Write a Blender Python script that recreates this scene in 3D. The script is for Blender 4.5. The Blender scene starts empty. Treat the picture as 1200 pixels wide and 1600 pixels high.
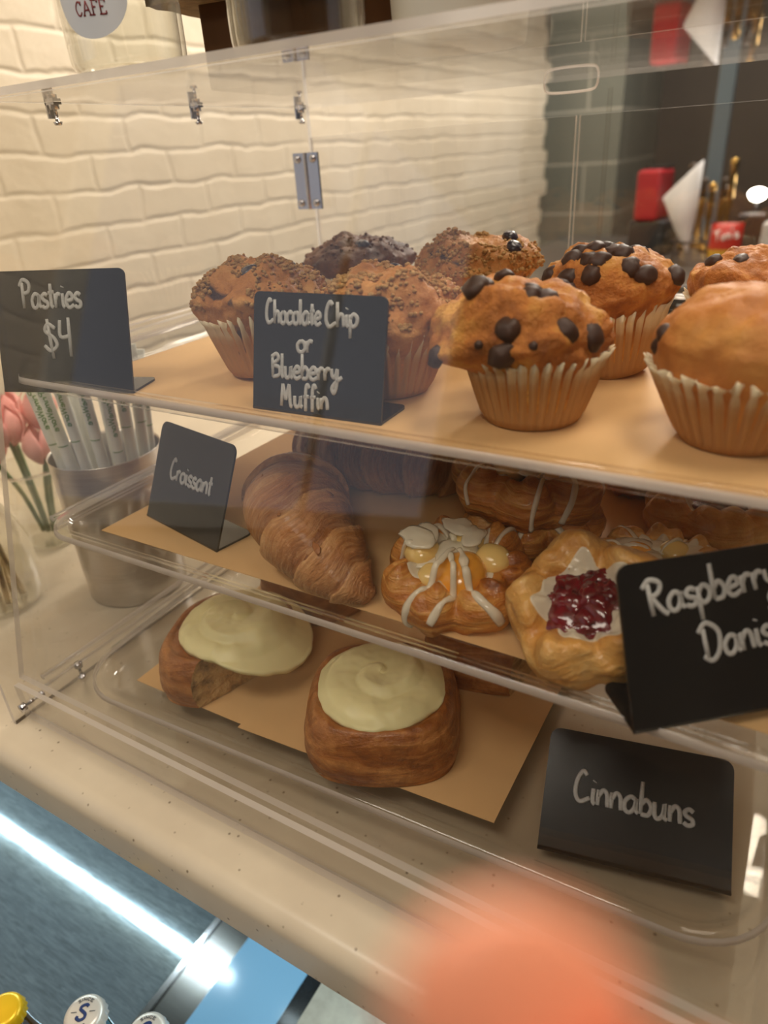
import bpy, bmesh, math, random
from mathutils import Vector, Matrix, noise
from math import sin, cos, pi, radians as D, sqrt, hypot, atan2

scene = bpy.context.scene
COL = scene.collection

# ------------------------------------------------------------------ camera
YAW, PITCH, ROLL, FPX = -0.563191, 0.481413, -0.0660127, 1077.24
cam_loc = Vector((0.45, 0.0, 0.36))
fwd = Vector((sin(YAW) * cos(PITCH), cos(YAW) * cos(PITCH), -sin(PITCH)))
rgt0 = Vector((cos(YAW), -sin(YAW), 0))
up0 = rgt0.cross(fwd)
rgt = rgt0 * cos(ROLL) + up0 * sin(ROLL)
upv = up0 * cos(ROLL) - rgt0 * sin(ROLL)
cd = bpy.data.cameras.new('camera')
cam = bpy.data.objects.new('camera', cd)
COL.objects.link(cam)
cam.matrix_world = Matrix(((rgt.x, upv.x, -fwd.x, cam_loc.x), (rgt.y, upv.y, -fwd.y, cam_loc.y),
                           (rgt.z, upv.z, -fwd.z, cam_loc.z), (0, 0, 0, 1)))
cd.sensor_fit = 'VERTICAL'
cd.sensor_height = 7.0
cd.sensor_width = 5.25
cd.lens = FPX / 1600 * 7.0
cd.clip_start = 0.004
cd.clip_end = 60
cd.dof.use_dof = True
cd.dof.focus_distance = 0.42
cd.dof.aperture_fstop = cd.lens / 4.2
scene.camera = cam

# ------------------------------------------------------------------ view, world, lights
vs = scene.view_settings
vs.view_transform = 'Standard'
vs.look = 'None'
vs.gamma = 1.0
vs.use_curve_mapping = False
vs.exposure = 0.45
scene.cycles.max_bounces = 10
scene.cycles.transparent_max_bounces = 48
scene.cycles.glossy_bounces = 5
scene.cycles.caustics_reflective = False
scene.cycles.caustics_refractive = False
scene.cycles.sample_clamp_indirect = 4.0
w = bpy.data.worlds.new('world')
scene.world = w
w.use_nodes = True
w.node_tree.nodes['Background'].inputs[0].default_value = (1.0, 0.90, 0.79, 1)
w.node_tree.nodes['Background'].inputs[1].default_value = 0.36


def area(name, loc, target, sx, sy, power, col):
    l = bpy.data.lights.new(name, 'AREA')
    l.shape = 'RECTANGLE'
    l.size, l.size_y = sx, sy
    l.energy = power
    l.color = col
    o = bpy.data.objects.new(name, l)
    COL.objects.link(o)
    o.location = loc
    o.rotation_euler = (Vector(target) - Vector(loc)).to_track_quat('-Z', 'Y').to_euler()
    return o


area('ceiling_lamp', (0.70, 0.45, 1.65), (0.3, 0.35, 0.1), 0.6, 0.35, 9.5, (1.0, 0.90, 0.76))
area('ceiling_lamp', (-0.25, 1.6, 1.70), (-0.85, 1.4, 0.2), 0.5, 0.5, 13, (1.0, 0.92, 0.80))
area('ceiling_lamp', (0.0, 3.1, 1.70), (-0.85, 2.7, 0.0), 0.5, 0.5, 42, (1.0, 0.96, 0.91))
area('ceiling_lamp', (0.05, -0.45, 1.70), (0.2, 0.3, 0.0), 0.9, 0.5, 10, (1.0, 0.92, 0.80))
area('ceiling_lamp', (0.55, 1.75, 1.70), (0.35, 0.45, 0.1), 0.7, 0.3, 13, (1.0, 0.90, 0.76))
area('added_fill', (0.25, 2.2, 1.00), (0.3, 0.4, 0.15), 0.4, 0.2, 7, (1.0, 0.90, 0.76))  # added low fill from behind, brightens the back of the middle tray
area('added_fill', (1.0, -1.2, 1.30), (0.35, 0.3, 0.15), 0.5, 0.3, 6, (1.0, 0.90, 0.75))  # added fill from the right front, lifts the pastry fronts
area('ceiling_lamp', (1.2, 3.6, 1.70), (0.5, 4.4, 0.0), 0.6, 0.6, 7, (1.0, 0.92, 0.82))
area('cooler_lamp', (-0.42, 0.34, -0.055), (-0.42, 0.28, -0.4), 0.70, 0.012, 1.5, (0.72, 0.92, 1.0))
area('cooler_lamp', (0.62, 0.34, -0.055), (0.62, 0.28, -0.4), 0.9, 0.012, 1.5, (0.72, 0.92, 1.0))


# ------------------------------------------------------------------ materials
def s2l(c):
    return tuple((v / 12.92 if v <= .04045 else ((v + .055) / 1.055) ** 2.4) for v in [x / 255 for x in c]) + (1,)


class NT:
    def __init__(self, name):
        self.m = bpy.data.materials.new(name)
        self.m.use_nodes = True
        self.t = self.m.node_tree
        self.b = self.t.nodes['Principled BSDF']
        self.out = self.t.nodes['Material Output']

    def n(self, typ, **kw):
        nd = self.t.nodes.new(typ)
        for k, v in kw.items():
            if k.startswith('_'):
                nd.inputs[k[1:].replace('_', ' ')].default_value = v
            else:
                setattr(nd, k, v)
        return nd

    def l(self, a, b):
        self.t.links.new(a, b)

    def coord(self, scale=(1, 1, 1), out='Object', rot=(0, 0, 0)):
        tc = self.n('ShaderNodeTexCoord')
        mp = self.n('ShaderNodeMapping')
        mp.inputs['Scale'].default_value = scale
        mp.inputs['Rotation'].default_value = rot
        self.l(tc.outputs[out], mp.inputs[0])
        return mp.outputs[0]

    def ramp(self, fac, stops):
        r = self.n('ShaderNodeValToRGB')
        e = r.color_ramp.elements
        while len(e) < len(stops):
            e.new(0.5)
        for el, (p, c) in zip(e, stops):
            el.position = p
            el.color = c if len(c) == 4 else tuple(c) + (1,)
        self.l(fac, r.inputs[0])
        return r.outputs[0]

    def noise(self, vec, scale, detail=4, rough=.55, dist=0.0):
        t = self.n('ShaderNodeTexNoise')
        t.inputs['Scale'].default_value = scale
        t.inputs['Detail'].default_value = detail
        t.inputs['Roughness'].default_value = rough
        t.inputs['Distortion'].default_value = dist
        self.l(vec, t.inputs['Vector'])
        return t.outputs['Fac']

    def mix(self, fac, a, b, blend='MIX'):
        m = self.n('ShaderNodeMix', data_type='RGBA', blend_type=blend)
        for s, v in ((0, fac), (6, a), (7, b)):
            if hasattr(v, 'links') or hasattr(v, 'is_linked'):
                self.l(v, m.inputs[s])
            elif s == 0:
                m.inputs[0].default_value = v
            else:
                m.inputs[s].default_value = v if len(v) == 4 else tuple(v) + (1,)
        return m.outputs[2]

    def bump(self, h, strength=.5, dist=.002):
        b = self.n('ShaderNodeBump')
        b.inputs['Strength'].default_value = strength
        b.inputs['Distance'].default_value = dist
        self.l(h, b.inputs['Height'])
        self.l(b.outputs[0], self.b.inputs['Normal'])

    def base(self, c):
        if hasattr(c, 'links') or hasattr(c, 'is_linked'):
            self.l(c, self.b.inputs['Base Color'])
        else:
            self.b.inputs['Base Color'].default_value = c if len(c) == 4 else tuple(c) + (1,)

    def set(self, rough=.5, metal=0, spec=.5, sss=0, sssr=(.01, .004, .002), coat=0):
        i = self.b.inputs
        i['Roughness'].default_value = rough
        i['Metallic'].default_value = metal
        i['Specular IOR Level'].default_value = spec
        if sss:
            i['Subsurface Weight'].default_value = sss
            i['Subsurface Radius'].default_value = sssr
            i['Subsurface Scale'].default_value = 1.0
        if coat:
            i['Coat Weight'].default_value = coat
            i['Coat Roughness'].default_value = .12
        return self


def plain(name, rgb, rough=.5, metal=0, spec=.5, coat=0, var=0.0, vscale=60):
    t = NT(name)
    c = s2l(rgb)
    if var:
        f = t.noise(t.coord(), vscale, 4)
        t.base(t.ramp(f, [(.3, tuple(x * (1 - var) for x in c[:3])), (.7, tuple(min(1, x * (1 + var)) for x in c[:3]))]))
    else:
        t.base(c)
    t.set(rough, metal, spec, coat=coat)
    return t.m


def emit(name, rgb, s):
    t = NT(name)
    t.base((0, 0, 0, 1))
    t.b.inputs['Emission Color'].default_value = s2l(rgb)
    t.b.inputs['Emission Strength'].default_value = s
    return t.m


def clear(name, tint=(.985, .98, .97), f0=.04, k=.9, rough=.02, power=5.0):
    """thin clear sheet: see-through with a Fresnel (Schlick) mirror coat"""
    t = NT(name)
    t.t.nodes.remove(t.b)
    tr = t.n('ShaderNodeBsdfTransparent')
    tr.inputs[0].default_value = tint + (1,)
    gl = t.n('ShaderNodeBsdfGlossy')
    gl.inputs['Color'].default_value = (1, 1, 1, 1)
    gl.inputs['Roughness'].default_value = rough
    lw = t.n('ShaderNodeLayerWeight')
    lw.inputs['Blend'].default_value = .5
    p = t.n('ShaderNodeMath', operation='POWER')
    t.l(lw.outputs['Facing'], p.inputs[0])
    p.inputs[1].default_value = power
    ma = t.n('ShaderNodeMath', operation='MULTIPLY_ADD')
    t.l(p.outputs[0], ma.inputs[0])
    ma.inputs[1].default_value = k
    ma.inputs[2].default_value = f0
    mx = t.n('ShaderNodeMixShader')
    t.l(ma.outputs[0], mx.inputs[0])
    t.l(tr.outputs[0], mx.inputs[1])
    t.l(gl.outputs[0], mx.inputs[2])
    t.l(mx.outputs[0], t.out.inputs[0])
    return t.m


def edge_mat(name, rgb, fac, rough=.15):
    """sawn or polished edge of clear sheet: part see-through, part frosted"""
    t = NT(name)
    tr = t.n('ShaderNodeBsdfTransparent')
    tr.inputs[0].default_value = (.93, .91, .9, 1)
    t.base(s2l(rgb))
    t.set(rough, 0, .8)
    tl = t.n('ShaderNodeBsdfTranslucent')
    tl.inputs[0].default_value = (.95, .93, .9, 1)
    m2 = t.n('ShaderNodeMixShader')
    m2.inputs[0].default_value = .5
    t.l(t.b.outputs[0], m2.inputs[1])
    t.l(tl.outputs[0], m2.inputs[2])
    mx = t.n('ShaderNodeMixShader')
    mx.inputs[0].default_value = fac
    t.l(tr.outputs[0], mx.inputs[1])
    t.l(m2.outputs[0], mx.inputs[2])
    t.l(mx.outputs[0], t.out.inputs[0])
    return t.m


ACR = clear('clear_acrylic', (.965, .96, .95), .045)
TRAYM = clear('clear_tray_plastic', (.982, .978, .97), .03, .7, .04, 5.0)
GLASS = clear('clear_glass', (.95, .95, .93), .05, 1.0, .02, 3.0)
EDGE = edge_mat('acrylic_edge', (232, 222, 214), .72)
CHROME = plain('chrome', (200, 200, 205), .12, 1.0)
STEEL = None


def brushed(name, rgb, rough=.32, scale=(2, 2, 200)):
    t = NT(name)
    f = t.noise(t.coord(scale), 6, 3)
    c = s2l(rgb)[:3]
    t.base(t.ramp(f, [(.3, tuple(x * .85 for x in c)), (.7, c)]))
    t.set(rough, 1.0)
    return t.m


STEEL = brushed('brushed_steel', (205, 198, 190))
STEEL2 = brushed('cooler_steel', (150, 155, 160), .16, (90, 1, 1))


def brick_paint():
    t = NT('painted_brick')
    tc = t.n('ShaderNodeTexCoord')
    sp = t.n('ShaderNodeSeparateXYZ')
    t.l(tc.outputs['Object'], sp.inputs[0])
    cb = t.n('ShaderNodeCombineXYZ')
    t.l(sp.outputs[1], cb.inputs[0])
    t.l(sp.outputs[2], cb.inputs[1])
    nz = t.n('ShaderNodeTexNoise')
    nz.inputs['Scale'].default_value = 9
    nz.inputs['Detail'].default_value = 3
    t.l(tc.outputs['Object'], nz.inputs['Vector'])
    vm = t.n('ShaderNodeVectorMath', operation='MULTIPLY_ADD')
    t.l(nz.outputs['Color'], vm.inputs[0])
    vm.inputs[1].default_value = (.036, .030, 0)
    t.l(cb.outputs[0], vm.inputs[2])
    br = t.n('ShaderNodeTexBrick')
    t.l(vm.outputs[0], br.inputs['Vector'])
    br.inputs['Scale'].default_value = 1.0
    br.inputs['Brick Width'].default_value = .212
    br.inputs['Row Height'].default_value = .0675
    br.inputs['Mortar Size'].default_value = .0085
    br.inputs['Mortar Smooth'].default_value = 1.0
    br.inputs['Bias'].default_value = 0
    n2 = t.noise(tc.outputs['Object'], 28, 5, .6)
    n3 = t.noise(tc.outputs['Object'], 5, 3, .5)
    h = t.n('ShaderNodeMath', operation='MULTIPLY_ADD')
    t.l(br.outputs['Fac'], h.inputs[0])
    h.inputs[1].default_value = -1.0
    n4 = t.noise(tc.outputs['Object'], 7, 4, .6)
    md = t.n('ShaderNodeMapRange')
    t.l(n4, md.inputs[0])
    md.inputs[1].default_value = .35
    md.inputs[2].default_value = .65
    md.inputs[3].default_value = -.35
    md.inputs[4].default_value = -1.1
    t.l(md.outputs[0], h.inputs[1])
    sc = t.n('ShaderNodeMath', operation='MULTIPLY')
    t.l(n2, sc.inputs[0])
    sc.inputs[1].default_value = .6
    t.l(sc.outputs[0], h.inputs[2])
    t.bump(h.outputs[0], .42, .009)
    t.base(t.ramp(n3, [(.3, s2l((214, 198, 172))), (.7, s2l((224, 210, 186)))]))
    t.set(.5, 0, .4)
    return t.m


def tile_mat():
    t = NT('grey_green_tile')
    tc = t.n('ShaderNodeTexCoord')
    sp = t.n('ShaderNodeSeparateXYZ')
    t.l(tc.outputs['Object'], sp.inputs[0])
    ad = t.n('ShaderNodeMath', operation='ADD')
    t.l(sp.outputs[0], ad.inputs[0])
    t.l(sp.outputs[1], ad.inputs[1])
    cb = t.n('ShaderNodeCombineXYZ')
    t.l(ad.outputs[0], cb.inputs[0])
    t.l(sp.outputs[2], cb.inputs[1])
    br = t.n('ShaderNodeTexBrick')
    t.l(cb.outputs[0], br.inputs['Vector'])
    br.inputs['Scale'].default_value = 1
    br.inputs['Brick Width'].default_value = .6
    br.inputs['Row Height'].default_value = .24
    br.inputs['Mortar Size'].default_value = .006
    br.inputs['Color1'].default_value = s2l((112, 114, 104))
    br.inputs['Color2'].default_value = s2l((120, 120, 109))
    br.inputs['Mortar'].default_value = s2l((168, 164, 150))
    t.base(br.outputs['Color'])
    t.set(.3)
    return t.m


def speckle():
    t = NT('speckled_worktop')
    c = t.coord()
    v = t.n('ShaderNodeTexVoronoi')
    v.inputs['Scale'].default_value = 130
    t.l(c, v.inputs['Vector'])
    f = t.ramp(v.outputs['Distance'], [(.06, (1, 1, 1)), (.16, (0, 0, 0))])
    f2 = t.noise(c, 90, 2)
    g = t.ramp(f2, [(.46, (0, 0, 0)), (.56, (1, 1, 1))])
    m = t.n('ShaderNodeMath', operation='MULTIPLY')
    t.l(f, m.inputs[0])
    t.l(g, m.inputs[1])
    cloud = t.noise(c, 14, 4)
    bse = t.ramp(cloud, [(.3, s2l((196, 182, 160))), (.7, s2l((208, 195, 172)))])
    t.base(t.mix(m.outputs[0], bse, s2l((128, 112, 92))))
    t.set(.28, 0, .45)
    return t.m


def cake(name, dark, mid, light, scale=55, bump=.5, bd=.0016, rough=.55, coat=0, spots=None):
    t = NT(name)
    c = t.coord()
    f = t.noise(c, scale, 6, .6, .3)
    col = t.ramp(f, [(.28, s2l(dark)), (.5, s2l(mid)), (.72, s2l(light))])
    if spots:
        f3 = t.noise(c, scale * .6, 3, .5, 1.0)
        col = t.mix(t.ramp(f3, [(.62, (0, 0, 0)), (.68, (1, 1, 1))]), col, s2l(spots))
    t.base(col)
    h = t.noise(c, scale * 5, 5, .65)
    t.bump(h, bump, bd)
    t.set(rough, 0, .4, sss=.08, coat=coat)
    return t.m


def flaky(name, dark, mid, light, sc=(14, 14, 260), amt=.5, coat=.25, rough=.4, attr=None, spot=42):
    """laminated dough: thin baked layer lines drawn out along the roll, over a mottled crust"""
    t = NT(name)
    if attr:
        a = t.n('ShaderNodeAttribute', attribute_name=attr)
        vec = a.outputs['Vector']
        f1 = t.noise(vec, 1.6, 4, .6, .25)
        sp = t.n('ShaderNodeSeparateXYZ')
        t.l(vec, sp.inputs[0])
        dv = t.n('ShaderNodeMath', operation='DIVIDE')
        t.l(sp.outputs[0], dv.inputs[0])
        dv.inputs[1].default_value = 9
        fr = t.n('ShaderNodeMath', operation='FRACT')
        t.l(dv.outputs[0], fr.inputs[0])
        wrapc = t.ramp(fr.outputs[0], [(.0, s2l(light)), (.35, s2l(mid)), (.8, s2l(dark)), (.97, s2l(dark)), (1.0, s2l(light))])
    else:
        f1 = t.noise(t.coord(sc), 1.0, 4, .6, .8)
    c = t.coord()
    f2 = t.noise(c, spot, 5, .6, .5)
    col1 = t.ramp(f1, [(.32, s2l(dark)), (.5, s2l(mid)), (.66, s2l(light))])
    col2 = t.ramp(f2, [(.32, s2l(dark)), (.52, s2l(mid)), (.70, s2l(light))])
    cc = t.mix(amt, col2, col1)
    if attr:
        cc = t.mix(.42, cc, wrapc)
    t.base(cc)
    a = t.n('ShaderNodeMath', operation='MULTIPLY_ADD')
    t.l(f1, a.inputs[0])
    a.inputs[1].default_value = 1.0
    t.l(t.noise(c, 180, 4, .6), a.inputs[2])
    t.bump(a.outputs[0], .75, .0022)
    t.set(rough, 0, .5, sss=.06, coat=coat)
    return t.m


BRICK = brick_paint()
TILE = tile_mat()
SPECK = speckle()
KRAFT = plain('kraft_paper', (216, 176, 124), .6, 0, .25, 0, .04, 25)
BLACK = plain('black_acrylic', (26, 26, 26), .22, 0, .5)
CHALK = plain('chalk_marker', (190, 190, 188), .8, 0, .1, 0, .12, 900)
MUF_CHOC = cake('chocolate_chip_cake', (134, 70, 24), (196, 122, 52), (236, 180, 88), 46, 1.0, .003)
MUF_PLAIN = cake('plain_muffin_cake', (160, 92, 38), (194, 124, 58), (214, 152, 78), 36, .7)
MUF_BLUE = cake('blueberry_cake', (146, 88, 40), (190, 128, 66), (214, 162, 98), 55, .8, .002, spots=(70, 44, 40))
MUF_DARK = cake('dark_muffin_cake', (64, 36, 16), (104, 64, 32), (134, 88, 46), 50, .7)
CRUMB = cake('streusel_crumb', (164, 116, 64), (202, 154, 94), (222, 182, 126), 260, .8, .002, .8)
CHOC = plain('chocolate', (62, 38, 28), .5, 0, .4, 0, .25, 200)
BERRY = plain('baked_blueberry', (46, 40, 56), .3, 0, .5, .2, .3, 200)
CROIS = flaky('croissant_crust', (112, 60, 24), (180, 118, 64), (222, 174, 120), amt=.7, coat=.15, attr='layers', spot=30)
DAN = flaky('danish_crust', (124, 62, 18), (192, 118, 44), (232, 180, 98), (16, 16, 240), .62, .15, .42)
DANP = flaky('pale_danish_crust', (184, 116, 44), (224, 166, 86), (240, 202, 134), (14, 14, 160), .42, .22, .38)
BUN = flaky('cinnamon_bun_crust', (98, 50, 18), (156, 92, 38), (208, 146, 82), (22, 22, 110), .5, .15, .45, None, 75)
BUNTOP = cake('cinnamon_bun_filling', (42, 22, 10), (74, 42, 20), (110, 66, 32), 40, .5)
BUNCR = cake('cut_bun_crumb', (60, 36, 20), (206, 164, 106), (228, 194, 140), 70, .9, .003, .8)
FROST = NT('cream_cheese_frosting')
FROST.base(s2l((236, 226, 172)))
FROST.set(.38, 0, .45, sss=.2, sssr=(.006, .005, .003))
FROST = FROST.m
ICING = NT('white_icing')
ICING.base(s2l((248, 240, 216)))
ICING.b.inputs['Alpha'].default_value = .74
ICING.set(.18, 0, .5, coat=.4)
ICING = ICING.m
CUSTARD = plain('custard', (240, 206, 128), .22, 0, .5, .5, .08, 40)
APRICOT = plain('apricot_glaze', (238, 166, 62), .18, 0, .5, .6, .10, 40)
JAM = plain('raspberry_jam', (104, 14, 26), .14, 0, .6, .6, .5, 150)


def wrap_mat():
    t = NT('muffin_paper')
    c = t.coord()
    sp = t.n('ShaderNodeSeparateXYZ')
    t.l(c, sp.inputs[0])
    # grease-soaked below, dry and pale on the free rim
    nz = t.noise(c, 60, 3)
    a = t.n('ShaderNodeMath', operation='MULTIPLY_ADD')
    t.l(nz, a.inputs[0])
    a.inputs[1].default_value = .010
    t.l(sp.outputs[2], a.inputs[2])
    r = t.ramp(a.outputs[0], [(.030, s2l((190, 140, 88))), (.0385, s2l((234, 216, 180)))])
    t.base(r)
    t.set(.6, 0, .3, sss=.1)
    return t.m


WRAP = wrap_mat()


# ------------------------------------------------------------------ mesh helpers
def mk(name, verts, faces, mat, parent=None, smooth=True, mi=None, loc=None, rot=None):
    me = bpy.data.meshes.new(name)
    me.from_pydata([tuple(v) for v in verts], [], faces)
    for m in (mat if isinstance(mat, (list, tuple)) else [mat]):
        me.materials.append(m)
    if smooth:
        me.polygons.foreach_set('use_smooth', [True] * len(me.polygons))
    if mi:
        me.polygons.foreach_set('material_index', mi)
    me.update()
    o = bpy.data.objects.new(name, me)
    COL.objects.link(o)
    if parent is not None:
        o.parent = parent
    if loc is not None:
        o.location = loc
    if rot is not None:
        o.rotation_euler = rot
    return o


def tag(o, label=None, cat=None, group=None, kind=None):
    if label:
        o['label'] = label
    if cat:
        o['category'] = cat
    if group:
        o['group'] = group
    if kind:
        o['kind'] = kind
    return o


def empty(name, loc=(0, 0, 0), rot=(0, 0, 0), label=None, cat=None, group=None):
    o = bpy.data.objects.new(name, None)
    o.empty_display_size = .02
    COL.objects.link(o)
    o.location = loc
    o.rotation_euler = rot
    return tag(o, label, cat, group)


def merge(*gs):
    V, F = [], []
    for v, f in gs:
        k = len(V)
        V += list(v)
        F += [tuple(i + k for i in q) for q in f]
    return V, F


def box(x0, x1, y0, y1, z0, z1):
    V = [(x, y, z) for z in (z0, z1) for y in (y0, y1) for x in (x0, x1)]
    F = [(0, 2, 3, 1), (4, 5, 7, 6), (0, 1, 5, 4), (2, 6, 7, 3), (0, 4, 6, 2), (1, 3, 7, 5)]
    return V, F


def bevel(o, wd=.002, seg=2):
    m = o.modifiers.new('bevel', 'BEVEL')
    m.width = wd
    m.segments = seg
    m.limit_method = 'ANGLE'
    return o


def crom(pts, m, closed=False):
    """Catmull-Rom resample, m points"""
    P = [Vector(p) for p in pts]
    n = len(P)
    if n < 3 and not closed:
        return [P[0].lerp(P[-1], i / (m - 1)) for i in range(m)]
    out = []
    segs = n if closed else n - 1
    for i in range(m):
        t = i / (m if closed else (m - 1)) * segs
        k = min(int(t), segs - 1)
        f = t - k
        if closed:
            a, b, c, d = P[(k - 1) % n], P[k % n], P[(k + 1) % n], P[(k + 2) % n]
        else:
            b, c = P[k], P[k + 1]
            a = P[k - 1] if k > 0 else b * 2 - c
            d = P[k + 2] if k + 2 < n else c * 2 - b
        out.append(.5 * ((2 * b) + (c - a) * f + (2 * a - 5 * b + 4 * c - d) * f * f + (3 * b - a - 3 * c + d) * f ** 3))
    return out


def revolve(prof, n, fn=None):
    V, F, rings = [], [], []
    for k, (r, z) in enumerate(prof):
        if abs(r) < 1e-7:
            p = (0, 0, z)
            if fn:
                p = fn(0, z, 0, k)
            rings.append([len(V)])
            V.append(p)
        else:
            ring = []
            for i in range(n):
                th = 2 * pi * i / n
                p = fn(r, z, th, k) if fn else (r * cos(th), r * sin(th), z)
                ring.append(len(V))
                V.append(p)
            rings.append(ring)
    for a, b in zip(rings, rings[1:]):
        for i in range(n):
            j = (i + 1) % n
            if len(a) == 1 and len(b) == 1:
                continue
            if len(a) == 1:
                F.append((a[0], b[j], b[i]))
            elif len(b) == 1:
                F.append((a[i], a[j], b[0]))
            else:
                F.append((a[i], a[j], b[j], b[i]))
    return V, F


def tube(path, rad, n=8, flat=1.0, nrm=None, cap=True):
    P = [Vector(p) for p in path]
    m = len(P)
    R = rad if callable(rad) else (lambda t: rad)
    V, F = [], []
    up = Vector(nrm) if nrm is not None else None
    prev = None
    for i in range(m):
        t = (P[min(i + 1, m - 1)] - P[max(i - 1, 0)])
        if t.length < 1e-9:
            t = Vector((0, 0, 1))
        t.normalize()
        if up is not None:
            nn = up
        else:
            if prev is None:
                a = Vector((0, 0, 1)) if abs(t.z) < .9 else Vector((1, 0, 0))
                prev = (a - t * a.dot(t)).normalized()
            nn = (prev - t * prev.dot(t)).normalized()
            prev = nn
        s = t.cross(nn).normalized()
        r = R(i / (m - 1) if m > 1 else 0)
        for k in range(n):
            a = 2 * pi * k / n
            V.append(P[i] + s * cos(a) * r + nn * sin(a) * r * flat)
    for i in range(m - 1):
        for k in range(n):
            j = (k + 1) % n
            F.append((i * n + k, i * n + j, (i + 1) * n + j, (i + 1) * n + k))
    if cap:
        F.append(tuple(reversed(range(n))))
        F.append(tuple(range((m - 1) * n, m * n)))
    return V, F


def rrect(x0, x1, y0, y1, r, n=7):
    out = []
    for cx, cy, a0 in ((x1 - r, y1 - r, 0), (x0 + r, y1 - r, 90), (x0 + r, y0 + r, 180), (x1 - r, y0 + r, 270)):
        for i in range(n + 1):
            a = D(a0 + 90 * i / n)
            out.append((cx + r * cos(a), cy + r * sin(a)))
    return out


def slab(outline, z0, z1):
    n = len(outline)
    V = [(x, y, z0) for x, y in outline] + [(x, y, z1) for x, y in outline]
    F = [tuple(reversed(range(n))), tuple(range(n, 2 * n))]
    F += [(i, (i + 1) % n, n + (i + 1) % n, n + i) for i in range(n)]
    return V, F


def fb(x, y, z, s, o=3):
    return noise.fractal(Vector((x * s, y * s, z * s)), 1.0, 2.0, o)


def ball(r, seed=0, n=10, m=7, sq=(1, 1, 1), amp=.15, sc=1.2):
    prof = [(sin(pi * k / m), -cos(pi * k / m)) for k in range(m + 1)]
    prof[0] = (0, -1)
    prof[-1] = (0, 1)

    def fn(rr, z, th, k):
        x, y = rr * cos(th), rr * sin(th)
        d = 1 + amp * noise.noise(Vector((x * sc + seed * 7.3, y * sc, z * sc)))
        return (x * r * sq[0] * d, y * r * sq[1] * d, z * r * sq[2] * d)
    return revolve(prof, n, fn)


def shift(g, p, rot=None):
    M = Matrix.Translation(Vector(p)) @ (rot.to_4x4() if rot is not None else Matrix())
    return [M @ Vector(v) for v in g[0]], g[1]


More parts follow.
